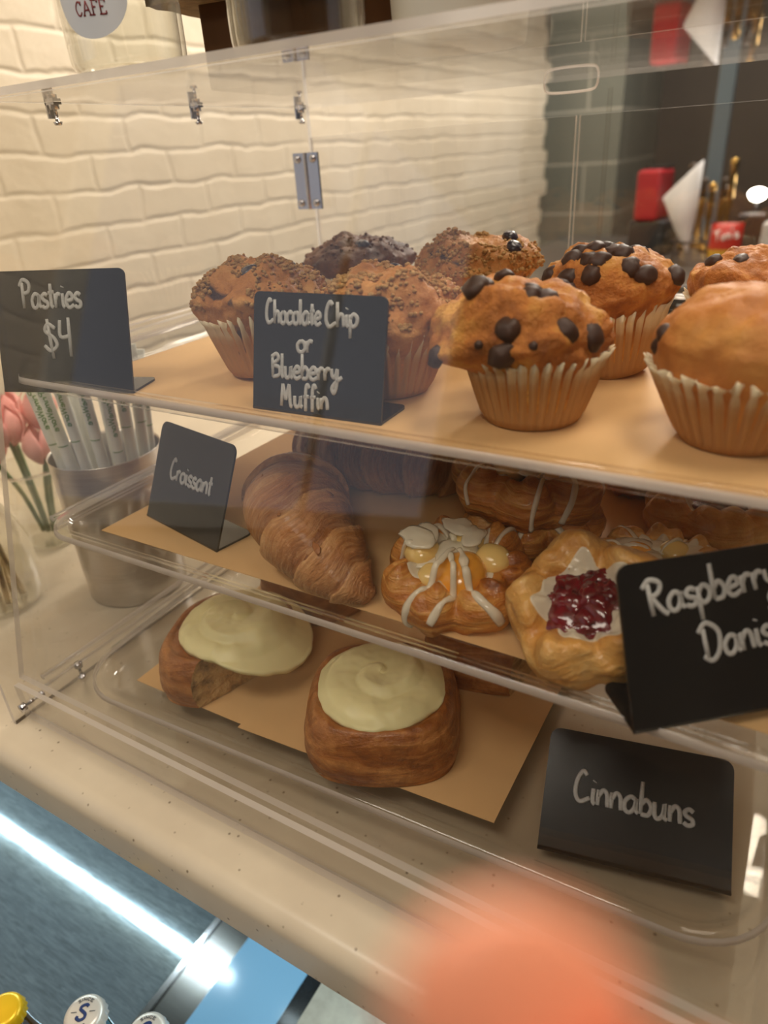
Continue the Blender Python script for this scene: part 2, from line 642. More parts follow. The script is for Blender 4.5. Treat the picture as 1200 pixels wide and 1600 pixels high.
# ------------------------------------------------------------------ hand lettering (single strokes, x-height = 1)
GL = {
    'a': (.95, [[(.7, .88), (.38, 1), (.06, .6), (.12, .1), (.42, .02), (.68, .4), (.74, .95), (.74, .25), (.92, .05)]]),
    'c': (.78, [[(.7, .8), (.42, 1), (.06, .6), (.12, .12), (.42, 0), (.72, .18)]]),
    'e': (.82, [[(.1, .48), (.62, .58), (.6, .9), (.34, 1), (.06, .55), (.14, .12), (.42, 0), (.78, .2)]]),
    'h': (.8, [[(.08, 2), (.08, 0)], [(.08, .55), (.34, 1), (.6, .8), (.66, 0)]]),
    'i': (.38, [[(.12, 1), (.14, .2), (.3, .02)], [(.14, 1.42), (.18, 1.5)]]),
    'l': (.36, [[(.12, 2.05), (.1, .3), (.26, .02)]]),
    'm': (1.2, [[(.05, 1), (.08, 0)], [(.08, .6), (.3, 1), (.5, .8), (.54, 0)], [(.54, .6), (.78, 1), (.98, .8), (1.04, 0)]]),
    'n': (.82, [[(.06, 1), (.08, 0)], [(.08, .55), (.34, 1), (.6, .8), (.68, 0)]]),
    'o': (.82, [[(.4, 1), (.08, .7), (.1, .2), (.4, 0), (.7, .3), (.66, .8), (.38, 1)]]),
    'p': (.84, [[(.08, 1), (.06, -.9)], [(.08, .65), (.36, 1), (.7, .72), (.62, .22), (.3, .02), (.09, .25)]]),
    'r': (.66, [[(.06, 1), (.1, 0)], [(.1, .55), (.3, .96), (.58, .9)]]),
    's': (.7, [[(.6, .86), (.34, 1), (.1, .78), (.24, .54), (.54, .4), (.58, .12), (.3, 0), (.04, .14)]]),
    't': (.58, [[(.26, 1.7), (.24, .25), (.42, .02)], [(0, 1.05), (.56, 1.12)]]),
    'u': (.92, [[(.06, 1), (.1, .2), (.32, 0), (.58, .3), (.66, 1), (.66, .2), (.86, .03)]]),
    'y': (.95, [[(.06, 1), (.14, .45), (.4, .3), (.64, 1)], [(.64, 1), (.56, -.4), (.32, -1), (.12, -.6), (.5, -.1), (1.1, .35)]]),
    'f': (.66, [[(.62, 1.75), (.42, 2.05), (.26, 1.6), (.24, -.3)], [(.02, .95), (.56, 1.02)]]),
    'b': (.82, [[(.1, 2.1), (.08, .05)], [(.09, .65), (.4, 1), (.7, .6), (.54, .08), (.09, .05)]]),
    'k': (.75, [[(.08, 2), (.08, 0)], [(.6, 1), (.1, .45), (.65, 0)]]),
    'P': (1.0, [[(.2, 1.8), (.22, 0)], [(-.08, 1.55), (.3, 2), (.85, 1.75), (.78, 1.2), (.26, 1)]]),
    'C': (1.05, [[(.7, 1.75), (.45, 2.0), (.14, 1.4), (.08, .5), (.4, .02), (1.0, .35)]]),
    'B': (1.0, [[(.1, 1.95), (.12, .02)], [(.0, 1.7), (.5, 2), (.74, 1.6), (.18, 1.1), (.8, .85), (.8, .25), (.12, .02)]]),
    'M': (1.35, [[(.06, 0), (.22, 2)], [(.22, 2), (.5, .7), (.55, .7), (.86, 2)], [(.86, 2), (.98, .2), (1.2, .02)]]),
    'R': (1.15, [[(.24, 1.8), (.26, 0)], [(-.1, 1.6), (.35, 2), (.88, 1.72), (.76, 1.25), (.3, 1)], [(.34, 1), (.8, .2), (1.08, -.1)]]),
    'D': (1.2, [[(.2, 1.7), (.22, .1)], [(-.1, 1.55), (.4, 2), (1.02, 1.4), (.92, .4), (.45, -.08), (.0, .25)]]),
    '$': (.95, [[(.75, 1.5), (.35, 1.75), (.15, 1.35), (.65, .95), (.8, .5), (.4, .2), (.05, .5)], [(.3, 2.05), (.55, -.25)]]),
    '4': (.95, [[(.12, 2), (.1, 1.05), (.7, 1.1)], [(.62, 2.15), (.66, -.1)]]),
    'W': (1.4, [[(.02, 2), (.32, 0)], [(.32, 0), (.66, 1.7)], [(.66, 1.7), (1.0, 0)], [(1.0, 0), (1.3, 2)]]),
    'T': (1.1, [[(.0, 1.9), (1.05, 2.1)], [(.55, 2), (.45, 0)]]),
    "'": (.3, [[(.15, 2.1), (.08, 1.7)]]),
    ' ': (.5, []),
    # block capitals with serifs
    'qC': (1.5, [[(1.2, 1.5), (.9, 1.95), (.45, 1.8), (.15, 1.0), (.45, .2), (.9, .05), (1.25, .5)], [(1.22, 2), (1.2, 1.4)]]),
    'qA': (1.6, [[(.15, 0), (.75, 2)], [(.75, 2), (1.4, 0)], [(.4, .7), (1.1, .7)], [(-.05, 0), (.4, 0)], [(1.15, 0), (1.6, 0)]]),
    'qF': (1.35, [[(.3, 2), (.3, 0)], [(.05, 2), (1.15, 2)], [(1.15, 2), (1.15, 1.6)], [(.3, 1.05), (.85, 1.05)], [(.05, 0), (.6, 0)]]),
    'qE': (1.35, [[(.3, 2), (.3, 0)], [(.05, 2), (1.15, 2)], [(1.15, 2), (1.15, 1.6)], [(.3, 1.05), (.85, 1.05)], [(.05, 0), (1.2, 0)], [(1.2, 0), (1.2, .45)]]),
    'qS': (1.3, [[(1.0, 1.7), (.6, 2), (.2, 1.6), (.5, 1.15), (.95, .8), (.95, .25), (.5, 0), (.1, .4)]]),
    'qI': (.7, [[(.3, 2), (.3, 0)]]),
    'qN': (1.4, [[(.2, 0), (.2, 2)], [(.2, 2), (1.1, 0)], [(1.1, 0), (1.1, 2)]]),
    'q1': (.8, [[(.15, 1.6), (.45, 2), (.45, 0)]]),
    'q8': (1.2, [[(.55, 2), (.2, 1.5), (.85, .6), (.55, 0), (.2, .5), (.85, 1.5), (.55, 2)]]),
    'q3': (1.2, [[(.2, 1.8), (.6, 2), (.9, 1.5), (.4, 1.05), (.95, .5), (.5, 0), (.15, .3)]]),
}


def lay(text, p0, p1, xh, skew=0.0):
    """strokes of a word laid from p0 to p1 (u,v), x-height xh; text may be a list of glyph keys"""
    adv = [GL[c][0] for c in text]
    tot = sum(adv) - .1
    p0, p1 = Vector(p0), Vector(p1)
    e = (p1 - p0)
    ex = e / tot
    nv = Vector((-e.y, e.x)).normalized() * xh
    out, x = [], 0
    for c, a in zip(text, adv):
        for st in GL[c][1]:
            out.append([p0 + ex * (x + q[0] + skew * q[1]) + nv * q[1] for q in st])
        x += a
    return out


def write(name, strokes, mapf, r, mat, parent, flat=.35, sm=5):
    G = []
    for st in strokes:
        m = max(3, (len(st) - 1) * sm + 1)
        pts = crom([(q[0], q[1], 0) for q in st], m) if len(st) > 2 else [Vector((st[0][0], st[0][1], 0)).lerp(Vector((st[1][0], st[1][1], 0)), i / 2) for i in range(3)]
        P = [mapf(q.x, q.y) for q in pts]
        V, F = [], []
        n = 6
        for i, (p, nn) in enumerate(P):
            t = (P[min(i + 1, len(P) - 1)][0] - P[max(i - 1, 0)][0])
            t = t.normalized() if t.length > 1e-9 else Vector((1, 0, 0))
            s = t.cross(nn).normalized()
            rr = r * (.85 if i in (0, len(P) - 1) else 1)
            for k in range(n):
                a = 2 * pi * k / n
                V.append(p + s * cos(a) * rr + nn * sin(a) * r * flat)
        for i in range(len(P) - 1):
            for k in range(n):
                j = (k + 1) % n
                F.append((i * n + k, i * n + j, (i + 1) * n + j, (i + 1) * n + k))
        F += [tuple(reversed(range(n))), tuple(range((len(P) - 1) * n, len(P) * n))]
        G.append((V, F))
    V, F = merge(*G)
    return mk(name, V, F, mat, parent)


# ------------------------------------------------------------------ setting
def struct(name, g, mat, kind='structure', smooth=False):
    o = mk(name, g[0], g[1], mat, None, smooth)
    o['kind'] = kind
    return o


random.seed(4)
# brick wall at the left with a ragged broken end
zs = [-.9 + .0675 * k for k in range(40)]
pts = [(-3.0, -.9)]
for k, z in enumerate(zs[:-1]):
    e = 3.80 + .05 * noise.noise(Vector((z * 3, 1.3, 0))) + (.02 if k % 2 else -.02) - .06 * (1 if z < .1 else 0)
    pts += [(e, z + .004), (e + .01, z + .0635)]
pts.append((-3.0, zs[-1]))
n_ = len(pts)
V = [(-.85, y, z) for y, z in pts] + [(-1.06, y, z) for y, z in pts]
F = [tuple(range(n_)), tuple(reversed(range(n_, 2 * n_)))] + [(i, n_ + i, n_ + (i + 1) % n_, (i + 1) % n_) for i in range(n_)]
struct('wall_left', (V, F), BRICK)
pts_ = box(-.8495, -.845, -2.2, -.42, .05, 1.3)
pane = struct('haze_pane_1', pts_, emit('haze_glow', (204, 204, 212), 0.55))  # added, unseen: glowing pane that lays a hazy reflection on the front panel
g = merge(box(-.8495, -.83, -2.26, -2.2, -.01, 1.36), box(-.8495, -.83, -.42, -.36, -.01, 1.36), box(-.8495, -.83, -2.2, -.42, -.01, .05), box(-.8495, -.83, -2.2, -.42, 1.3, 1.36), box(-.844, -.83, -1.33, -1.29, .05, 1.3))
mk('haze_pane_frame', g[0], g[1], plain('haze_frame_paint', (230, 226, 216), .5), pane, False)  # border of the added glowing pane
struct('wall_back', box(-1.6, -.53, 4.0, 8.0, -.9, 1.75), TILE)
struct('wall_far', box(-.53, 4.0, 4.9, 5.05, -.9, 1.75), plain('dark_back_wall', (84, 74, 64), .5, 0, .4, 0, .12, 3))
struct('wall_right', box(3.6, 3.75, -3.0, 5.0, -.9, 1.75), plain('right_wall_paint', (90, 80, 70), .6))
struct('wall_front', box(-.85, 3.6, -3.15, -3.0, -.9, 1.75), plain('front_wall_paint', (120, 108, 96), .6))
struct('floor', box(-1.6, 4.0, -3.2, 8.0, -.98, -.9), plain('floor_tile', (96, 84, 74), .4, 0, .4, 0, .1, 4))
struct('ceiling', box(-1.6, 4.0, -3.2, 8.0, 1.75, 1.85), plain('ceiling_paint', (226, 214, 196), .7))

# worktop with a rounded front edge
edge = [(.86, 0), (.86, -.034), (.153, -.034)] + [(.153, -.012)] + [(.153 + .012 - .012 * cos(D(a)), -.012 + .012 * sin(D(a))) for a in (20, 40, 60, 80, 90)]
n_ = len(edge)
V = [(-.80, y, z) for y, z in edge] + [(1.7, y, z) for y, z in edge]
F = [tuple(range(n_)), tuple(reversed(range(n_, 2 * n_)))] + [(i, n_ + i, n_ + (i + 1) % n_, (i + 1) % n_) for i in range(n_)]
o = mk('worktop', V, F, SPECK, None, True)
tag(o, 'speckled beige stone worktop carrying the pastry case', 'counter')
m_ = o.modifiers.new('w', 'EDGE_SPLIT')
m_.split_angle = D(50)

# ------------------------------------------------------------------ the clear display case
case = empty('display_case', (0.265, .40, 0), label='clear acrylic three-tier pastry display case on the speckled worktop', cat='display case')
CO = Vector((0.265, .40, 0))


def cpart(name, g, mat, mi=None, parent=None, smooth=False):
    V = [Vector(v) - CO for v in g[0]]
    return mk(name, V, g[1], mat, parent or case, smooth, mi)


def sheet(name, outline, axis_fn, parent=None):
    """flat clear sheet: outline (a,b) extruded; the two big faces clear, the rim as edge"""
    n = len(outline)
    V = [axis_fn(a, b, 0) for a, b in outline] + [axis_fn(a, b, 1) for a, b in outline]
    F = [tuple(reversed(range(n))), tuple(range(n, 2 * n))] + [(i, (i + 1) % n, n + (i + 1) % n, n + i) for i in range(n)]
    return cpart(name, (V, F), [ACR, EDGE], [0, 0] + [1] * n, parent)


CW, T = .53, .004
side = [(.178, 0), (.62, 0), (.62, .40), (.285, .40), (.178, .045)]
left = sheet('side_panel', side, lambda a, b, k: (T * (1 - k), a, b))
right = sheet('side_panel', side, lambda a, b, k: (CW - T * k, a, b))
top = sheet('top_panel', [(0, .281), (CW, .281), (CW, .624), (0, .624)], lambda a, b, k: (a, b, .4002 + T * k))
# sloped front panel from the low lip to the top edge
f0, f1 = Vector((0, .1915, .034)), Vector((0, .2815, .3995))
fd = (f1 - f0)
front = sheet('front_panel', [(T, 0), (CW - T, 0), (CW - T, 1), (T, 1)], lambda a, b, k: (a, f0.y + fd.y * b + .004 * k, f0.z + fd.z * b))
lip = sheet('front_lip', [(T, .001), (CW - T, .001), (CW - T, .031), (T, .031)], lambda a, b, k: (a, .186 + T * k, b))
base = sheet('base_panel', [(T, .19), (CW - T, .19), (CW - T, .60), (T, .60)], lambda a, b, k: (a, b, .0005 + .003 * k))
door_a = sheet('rear_door', [(.005, .012), (.2635, .012), (.2635, .376), (.005, .376)], lambda a, b, k: (a, .616 + T * (1 - k), b))
door_b = sheet('rear_door', [(.2665, .012), (.525, .012), (.525, .376), (.2665, .376)], lambda a, b, k: (a, .616 + T * (1 - k), b))
cpart('door_strip', box(.2895, .2925, .607, .6105, .02, .392), [TRAYM])
# slotted catch under the top panel
cpart('door_catch', tube(crom([(.2385, .611, .4000), (.2392, .611, .3955), (.243, .611, .3925), (.2595, .611, .3918), (.276, .611, .3925), (.2798, .611, .3955), (.2805, .611, .4000)], 40), .0009, 8, 1.0), EDGE, None, None, True)


def hinge(x, parent):
    V, F = merge(box(x - .0145, x - .001, .608, .6105, .313, .363), box(x + .001, x + .0145, .608, .6105, .313, .363),
                 tube([(x, .6085, .313), (x, .6085, .363)], .0022, 10))
    h = cpart('hinge', (V, F), CHROME, None, parent)
    for dx in (-.009, .009):
        for z in (.3185, .3575):
            g = revolve([(0, 0), (.0036, 0), (.0034, .0015), (.002, .0026), (0, .003)], 12)
            g = shift(g, (x + dx, .608, z), Matrix.Rotation(D(90), 3, 'X'))
            cpart('screw', g, CHROME, None, h, True)
    return h


hinge(.0025, door_a)
hinge(.5275, door_b)


def screw(p, axis, parent, L=.012):
    R = {'x': Matrix.Rotation(D(90), 3, 'Y'), 'y': Matrix.Rotation(D(90), 3, 'X'), 'z': Matrix()}[axis]
    g = merge(revolve([(0, -L / 2 - .002), (.0022, -L / 2 - .002), (.003, -L / 2), (.0013, -L / 2), (.0013, L / 2 - .003), (.0032, L / 2 - .003), (.0032, L / 2 + .001), (0, L / 2 + .0015)], 10))
    return cpart('screw', shift(g, p, R), CHROME, None, parent, True)


for y in (.335, .464, .600):
    screw((.009, y, .394), 'z', left, .010)
    cpart('corner_clip', merge(box(.0042, .013, y - .003, y + .003, .3985, .400), box(.0042, .0055, y - .003, y + .003, .391, .400)), CHROME, None, left)
screw((.012, .190, .016), 'y', lip, .016)
screw((.010, .233, .012), 'z', left, .012)
screw((.510, .190, .016), 'y', lip, .016)


def rail(x, z, y0, y1, parent):
    for dz, r in ((0, .0034), (-.0085, .0026)):
        p = [(x, y0 + .004, z + dz), (x, y0, z + dz + .0001), (x, y1, z + dz)]
        p = [(x, y0 + (y1 - y0) * i / 6, z + dz) for i in range(7)]
        cpart('shelf_rail', tube(p, lambda t: r * (.75 if t < .01 else 1), 10), [TRAYM, EDGE], [1 if k % 10 in (1, 6) else 0 for k in range(60)] + [1, 1], parent, True)


for z, y0 in ((.252, .275), (.139, .250), (.026, .205)):
    rail(.0085, z, y0, .600, left)
    rail(CW - .0085, z, y0, .600, right)


# ------------------------------------------------------------------ trays that lie on the rails
def tray(x0, x1, y0, y1, z, r, rim, label):
    """z = floor top"""
    rings = [(-.001, rim - .004), (0, rim), (.007, rim), (.0085, rim - .001), (.0095, rim - .003), (.0125, .003), (.0145, .0008), (.018, 0)]
    V, F = [], []
    n = None
    for ins, dz in rings:
        o = rrect(x0 + ins, x1 - ins, y0 + ins, y1 - ins, max(r - ins, .003), 9)
        n = len(o)
        V += [(a, b, z + dz) for a, b in o]
    k = len(rings)
    for a in range(k - 1):
        for i in range(n):
            j = (i + 1) % n
            F.append((a * n + i, a * n + j, (a + 1) * n + j, (a + 1) * n + i))
    F.append(tuple(range((k - 1) * n, k * n)))
    mi = []
    for a in range(k - 1):
        mi += [1 if a in (0,) else 0] * n
    mi += [0]
    c = Vector(((x0 + x1) / 2, (y0 + y1) / 2, z))
    o = mk('tray', [Vector(v) - c for v in V], F, [TRAYM, EDGE], None, True, mi, c)
    s = o.modifiers.new('thickness', 'SOLIDIFY')
    s.thickness = .0022
    s.offset = -1
    return tag(o, label, 'tray', 'clear trays of the case')


tray(.013, .517, .246, .600, .2345, .022, .0125, 'uppermost clear plastic tray of the case, holding the muffins')
tray(.013, .517, .234, .600, .1215 + .0125, .03, .0075, 'middle clear plastic tray of the case, holding croissants and danishes')
tray(.022, .487, .220, .590, .0175, .045, .0095, 'lowest clear plastic tray of the case, holding the frosted buns').rotation_euler.z = D(2.5)


def paper(pts, z, label, group='kraft paper sheets'):
    c = Vector((sum(p[0] for p in pts) / len(pts), sum(p[1] for p in pts) / len(pts), z))
    g = slab([(a - c.x, b - c.y) for a, b in pts], 0, .0004)
    o = mk('paper_sheet', g[0], g[1], KRAFT, None, False, None, c)
    return tag(o, label, 'paper', group)


Z1, Z2, Z3 = .2348, .1343, .0178
paper([(.034, .268), (.496, .268), (.496, .575), (.034, .575)], Z1, 'brown kraft paper sheet under the muffins on the uppermost tray')
paper([(.050, .2585), (.490, .2585), (.490, .575), (.058, .575)], Z2, 'brown kraft paper sheet under the croissants on the middle tray')
paper([(.068, .241), (.180, .243), (.184, .56), (.073, .56)], Z3, 'narrower brown kraft sheet under the left frosted bun')
paper([(.170, .239), (.352, .250), (.350, .56), (.172, .56)], Z3 + .0006, 'wide brown kraft sheet under the front frosted bun')
ZA, ZB, ZC = Z1 + .0006, Z2 + .0006, Z3 + .0014


# ------------------------------------------------------------------ muffins
def dome(P, R, h, seed, lump, chaos, n=110, skew=(0, 0), droop=0):
    def fn(r, z, th, k):
        x, y = r * cos(th), r * sin(th)
        g = max(0, min(1, (z - h * .75) / (h * .4)))
        q = Vector((x * 34 + seed * 3.1, y * 34 - seed, z * 34))
        d = 1 + lump * noise.fractal(q, 1, 2, 4) * g
        q2 = Vector((x * 170 + seed, y * 170, z * 170))
        d += chaos * noise.fractal(q2, 1, 2, 2) * g
        t = max(0, min(1, (z - h + .002) / .010))
        xx = x * d + skew[0] * t
        yy = y * d + skew[1] * t
        s = (x * skew[0] + y * skew[1]) / (hypot(*skew) * R + 1e-9) if droop else 0
        zz = h + (z - h) * (1 + (d - 1) * 1.6)
        if droop and s > 0 and z > h * .9:
            zz -= droop * s * s * (1 if z < h + .4 * .03 else .6)
        return (xx, yy, zz)
    return revolve(P, n, fn)


def crom2(prof, m):
    P = crom([(a, 0, b) for a, b in prof], m)
    out = [(max(p.x, 0), p.z) for p in P]
    out[0] = prof[0]
    out[-1] = prof[-1]
    return out


def wrapper(r0, r1, h, pleats=38, seed=0):
    prof = [(0, .0006), (r0 * .8, .0005), (r0, .0008)] + [(r0 + (r1 - r0) * (k / 9) ** .9, .001 + h * k / 9) for k in range(1, 10)]
    n = pleats * 4
    rn = random.Random(seed)
    js = [rn.uniform(-.0016, .0016) for _ in range(pleats)]

    def fn(r, z, th, k):
        if k < 3:
            return (r * cos(th), r * sin(th), z)
        t = (k - 2) / 9
        w_ = cos(pleats * th)
        w_ = math.copysign(abs(w_) ** .7, w_)
        rr = r + (.0009 + .0016 * t) * w_ + .0016 * t * noise.noise(Vector((cos(th) * 2 + seed, sin(th) * 2, 0)))
        zz = z
        if k == 11:
            zz += .0014 * w_ + js[int(th / (2 * pi) * pleats) % pleats] + .002 * noise.noise(Vector((cos(th) * 1.5, sin(th) * 1.5, seed + .5)))
            rr += .0014
        return (rr * cos(th), rr * sin(th), zz)
    return revolve(prof, n, fn)


def muffin(loc, kind, seed, label, R=.043, H=.062, h=.045, r0=.025, r1=.036, skew=(0, 0), droop=0, tilt=(0, 0), rz=0, chips=(), cat='muffin'):
    t = empty('muffin', loc, (tilt[0], tilt[1], rz), label, cat, 'muffins on the uppermost tray')
    V, F = wrapper(r0, r1, h, 36, seed)
    o = mk('paper_case', V, F, WRAP, t)
    s = o.modifiers.new('thickness', 'SOLIDIFY')
    s.thickness = .0004
    mat = {'choc': MUF_CHOC, 'plain': MUF_PLAIN, 'blue': MUF_BLUE, 'dark': MUF_DARK}[kind]
    prof = [(0, .004), (r0 * .92, .004), (r1 * .90, h * .8), (r1 * .97, h * .95), (R, h + .008), (R * .985, h + .014),
            (R * .84, h + .70 * (H - h)), (R * .55, H - .0030), (R * .25, H - .0003), (0, H)]
    lump, ch = {'choc': (.15, .034), 'plain': (.08, .016), 'blue': (.17, .035), 'dark': (.16, .04)}[kind]
    P = crom2(prof, 48)
    N = 110
    V, F = dome(P, R, h, seed, lump, ch, N, skew, droop)
    mk('cake', V, F, mat, t)
    # rings of the crown, widest first, so that chips and crumbs sit in its surface
    kw = max(range(len(P)), key=lambda k: P[k][0])

    def on(a, f):
        """crown point at azimuth a; f = 0 centre .. 1 widest, over 1 = under the overhang"""
        if f <= 1:
            k = min(range(kw, len(P) - 1), key=lambda k: abs(P[k][0] - f * P[kw][0]))
        else:
            k = kw - int((f - 1) * 20)
        i = int(round((a % (2 * pi)) / (2 * pi) * N)) % N
        return Vector(V[1 + (k - 1) * N + i])
    for i, (a, f, sz) in enumerate(chips):
        p = on(D(a), f)
        q = (p - Vector((skew[0] * .8, skew[1] * .8, h * .75))).normalized()
        g = ball(sz, i + seed, 14, 9, (1, 1.1, .75), .22, 1.6)
        R3 = Vector((0, 0, 1)).rotation_difference(q).to_matrix() @ Matrix.Rotation(i * 1.3, 3, 'Z')
        g = shift(g, p - q * sz * .22, R3)
        mk('chocolate_chip' if kind in ('choc', 'plain') else 'blueberry', g[0], g[1], CHOC if kind in ('choc', 'plain') else BERRY, t)
    if kind in ('blue', 'dark'):
        rn = random.Random(seed)
        G = []
        for i in range(1500 if kind == 'blue' else 260):
            a, f = rn.uniform(0, 2 * pi), sqrt(rn.uniform(.03, 1.25))
            if kind == 'blue' and fb(cos(a) * f, sin(a) * f, seed, 1.3) > .10:
                continue
            p = on(a, f)
            s = rn.uniform(.0007, .0024) * rn.uniform(.6, 1)
            g = ball(s, i, 5, 3, (1, 1, .8), .4, 2)
            G.append(shift(g, p + Vector((rn.uniform(-.0012, .0012), rn.uniform(-.0012, .0012), s * .1))))
        V2, F2 = merge(*G)
        c = mk('streusel_topping', V2, F2, CRUMB if kind == 'blue' else MUF_DARK, t)
        c['kind'] = 'stuff'
    return t


A = [(289, .86, .0060), (327, .92, .0058), (284, 1.05, .0062), (350, .99, .0064), (331, .55, .0058), (312, .5, .0055), (318, .40, .0055), (245, .50, .0062), (236, .42, .006),
     (232, 1.05, .005), (120, .6, .0055), (60, .7, .005), (305, .98, .0022), (270, .97, .002)]
muffin((.338, .325, ZA), 'choc', 3, 'chocolate chip muffin leaning left over its paper case, front centre', R=.042, H=.066, h=.034, r0=.024, r1=.0335,
       skew=(-.0105, -.003), droop=.010, rz=0, chips=A)
B = [(243, .6, .0058), (248, .78, .0056), (252, .9, .0056), (270, .55, .0056), (280, .66, .0060), (276, .78, .0055), (310, .42, .006), (319, .5, .006), (310, .8, .0058), (322, .9, .006),
     (345, .97, .0056), (300, .15, .005), (270, .3, .005), (238, .4, .005), (90, .4, .006), (30, .6, .006), (218, .8, .005)]
muffin((.351, .420, ZA), 'choc', 8, 'chocolate chip muffin studded with dark chips, behind the centre front one', R=.0395, H=.072, h=.038, r0=.024, r1=.035, tilt=(D(4), D(-6)), chips=B)
muffin((.432, .330, ZA), 'plain', 5, 'smooth golden muffin in a flared paper case, at the right front of the uppermost tray', R=.0385, H=.067, h=.034, r0=.0235, r1=.0385, chips=[(205, .97, .004), (200, 1.05, .004), (100, .6, .005)])
muffin((.152, .343, ZA), 'blue', 11, 'crumb-topped blueberry muffin at the left end of the uppermost tray', R=.0405, H=.066, h=.036, r0=.024, r1=.0375, chips=[(300, .55, .0055), (30, .5, .005)], tilt=(D(-4), D(-3)))
muffin((.246, .339, ZA), 'blue', 17, 'crumb-topped muffin directly behind the sign with four lines of writing', R=.039, H=.067, h=.034, r0=.023, r1=.036, chips=[(100, .5, .005)])
muffin((.233, .492, ZA), 'blue', 23, 'pale crumb-topped muffin in the back row, between the dark brown muffin and the chip muffin', R=.043, H=.068, h=.036, r0=.025, r1=.037, chips=[(345, .8, .006), (20, .6, .006)])
muffin((.119, .510, ZA), 'dark', 29, 'dark brown crumbly muffin in the back row of the uppermost tray', R=.043, H=.063, h=.036, r0=.025, r1=.038, chips=[(310, .5, .005), (318, .6, .004)])
muffin((.418, .472, ZA), 'choc', 31, 'chip muffin at the back right, half hidden behind the smooth golden muffin', R=.0345, H=.062, h=.036, r0=.024, r1=.033, chips=[(250, .5, .005), (210, .7, .005)])
muffin((.462, .418, ZA), 'plain', 37, 'rounded yellow muffin at the right end, behind the smooth golden muffin', R=.038, H=.069, h=.036, r0=.024, r1=.035, chips=[(230, .3, .004)])


# ------------------------------------------------------------------ croissants
def croissant(path, rad, label, seed, mat=None, squash=.85):
    """path: world points along the roll; rad(t): thickness; the roll is built round its own middle, local X along it"""
    c = (Vector(path[0]) + Vector(path[-1])) / 2
    ax = (Vector(path[-1]) - Vector(path[0]))
    rz = atan2(ax.y, ax.x)
    Rm = Matrix.Rotation(-rz, 3, 'Z')
    t = empty('croissant', c, (0, 0, rz), label, 'croissant', 'croissants on the middle tray')
    m, n = 150, 48
    P = crom([Rm @ (Vector(p) - c) for p in path], m)
    V, F, LA = [], [], []
    for i in range(m):
        tg = (P[min(i + 1, m - 1)] - P[max(i - 1, 0)]).normalized()
        a = Vector((0, 0, 1))
        nn = (a - tg * a.dot(tg)).normalized()
        s = tg.cross(nn)
        u = i / (m - 1)
        q = 2 * abs(u - .5)
        stp = q * 3.7 + .35
        # layers of rolled dough: every wrap is a step in thickness, its edge waves and slants round the roll
        for k in range(n):
            th = 2 * pi * k / n
            ph = stp + .22 * sin(th + seed) + .18 * noise.noise(Vector((cos(th) * 1.3, sin(th) * 1.3, seed + u * 3)))
            fr = ph - math.floor(ph)
            saw = (1 - fr) ** 1.0
            r = rad(u) * (1 + .13 * (saw - .5)) if .02 < u < .98 else rad(u)
            r *= 1 + .03 * noise.noise(Vector((u * 9, cos(th) * 1.5, sin(th) * 1.5 + seed)))
            r += .0003 * sin(stp * 46 + 3 * noise.noise(Vector((u * 14, cos(th), sin(th)))))
            v = P[i] + s * cos(th) * r + nn * sin(th) * r * squash
            V.append(v)
            LA += [(ph + seed) * 9, cos(th) * 1.1, sin(th) * 1.1]
    zmin = min(v.z for v in V)
    for i in range(m - 1):
        for k in range(n):
            j = (k + 1) % n
            F.append((i * n + k, i * n + j, (i + 1) * n + j, (i + 1) * n + k))
    F += [tuple(reversed(range(n))), tuple(range((m - 1) * n, m * n))]
    flo = zmin + .004
    for v in V:
        if v.z < flo:
            v.z = flo
    o = mk('crust', V, F, mat or CROIS, t)
    o.data.attributes.new('layers', 'FLOAT_VECTOR', 'POINT').data.foreach_set('vector', LA)
    o.location.z = ZB - c.z - flo
    # loose flakes along the ridge
    rn = random.Random(seed)
    G = []
    for i in range(16):
        u = rn.uniform(.12, .9)
        k = rn.randint(3, 21)
        b = int(u * (m - 1))
        p = V[b * n + k]
        nr = (p - P[b]).normalized()
        g = ball(rn.uniform(.0010, .0026), i, 7, 4, (2.2, 1.2, .12), .7, 2.5)
        R3 = Vector((0, 0, 1)).rotation_difference(nr).to_matrix()
        G.append(shift(g, p, R3))
    Vf, Ff = merge(*G)
    fl = mk('flakes', Vf, Ff, BUN, t)
    fl.location.z = o.location.z
    fl['kind'] = 'stuff'
    return t


def rc(rm, e=.55, tip=.24, asym=.5):
    def f(u):
        q = abs(u - asym) / (asym if u < asym else 1 - asym)
        return rm * (tip + (1 - tip) * max(0, 1 - q ** 1.8) ** e) * (1 if .004 < u < .996 else .6)
    return f


croissant([(.270, .264, ZB + .008), (.248, .269, ZB + .017), (.212, .287, ZB + .028), (.184, .314, ZB + .031), (.169, .338, ZB + .023), (.166, .354, ZB + .012)],
          rc(.0335, .95, .14, .58), 'large croissant with its tip pointing at the front, beside the croissant sign', 2)
croissant([(.134, .420, ZB + .016), (.156, .403, ZB + .028), (.190, .398, ZB + .034), (.228, .408, ZB + .028), (.252, .430, ZB + .012)],
          rc(.0360, .6, .45), 'darker croissant lying behind the large one on the middle tray', 7)
croissant([(.252, .480, ZB + .012), (.266, .462, ZB + .020), (.284, .452, ZB + .024), (.305, .456, ZB + .020), (.322, .472, ZB + .010)],
          rc(.024, .6, .3), 'small part-hidden croissant at the back, behind the stacked danishes', 13)


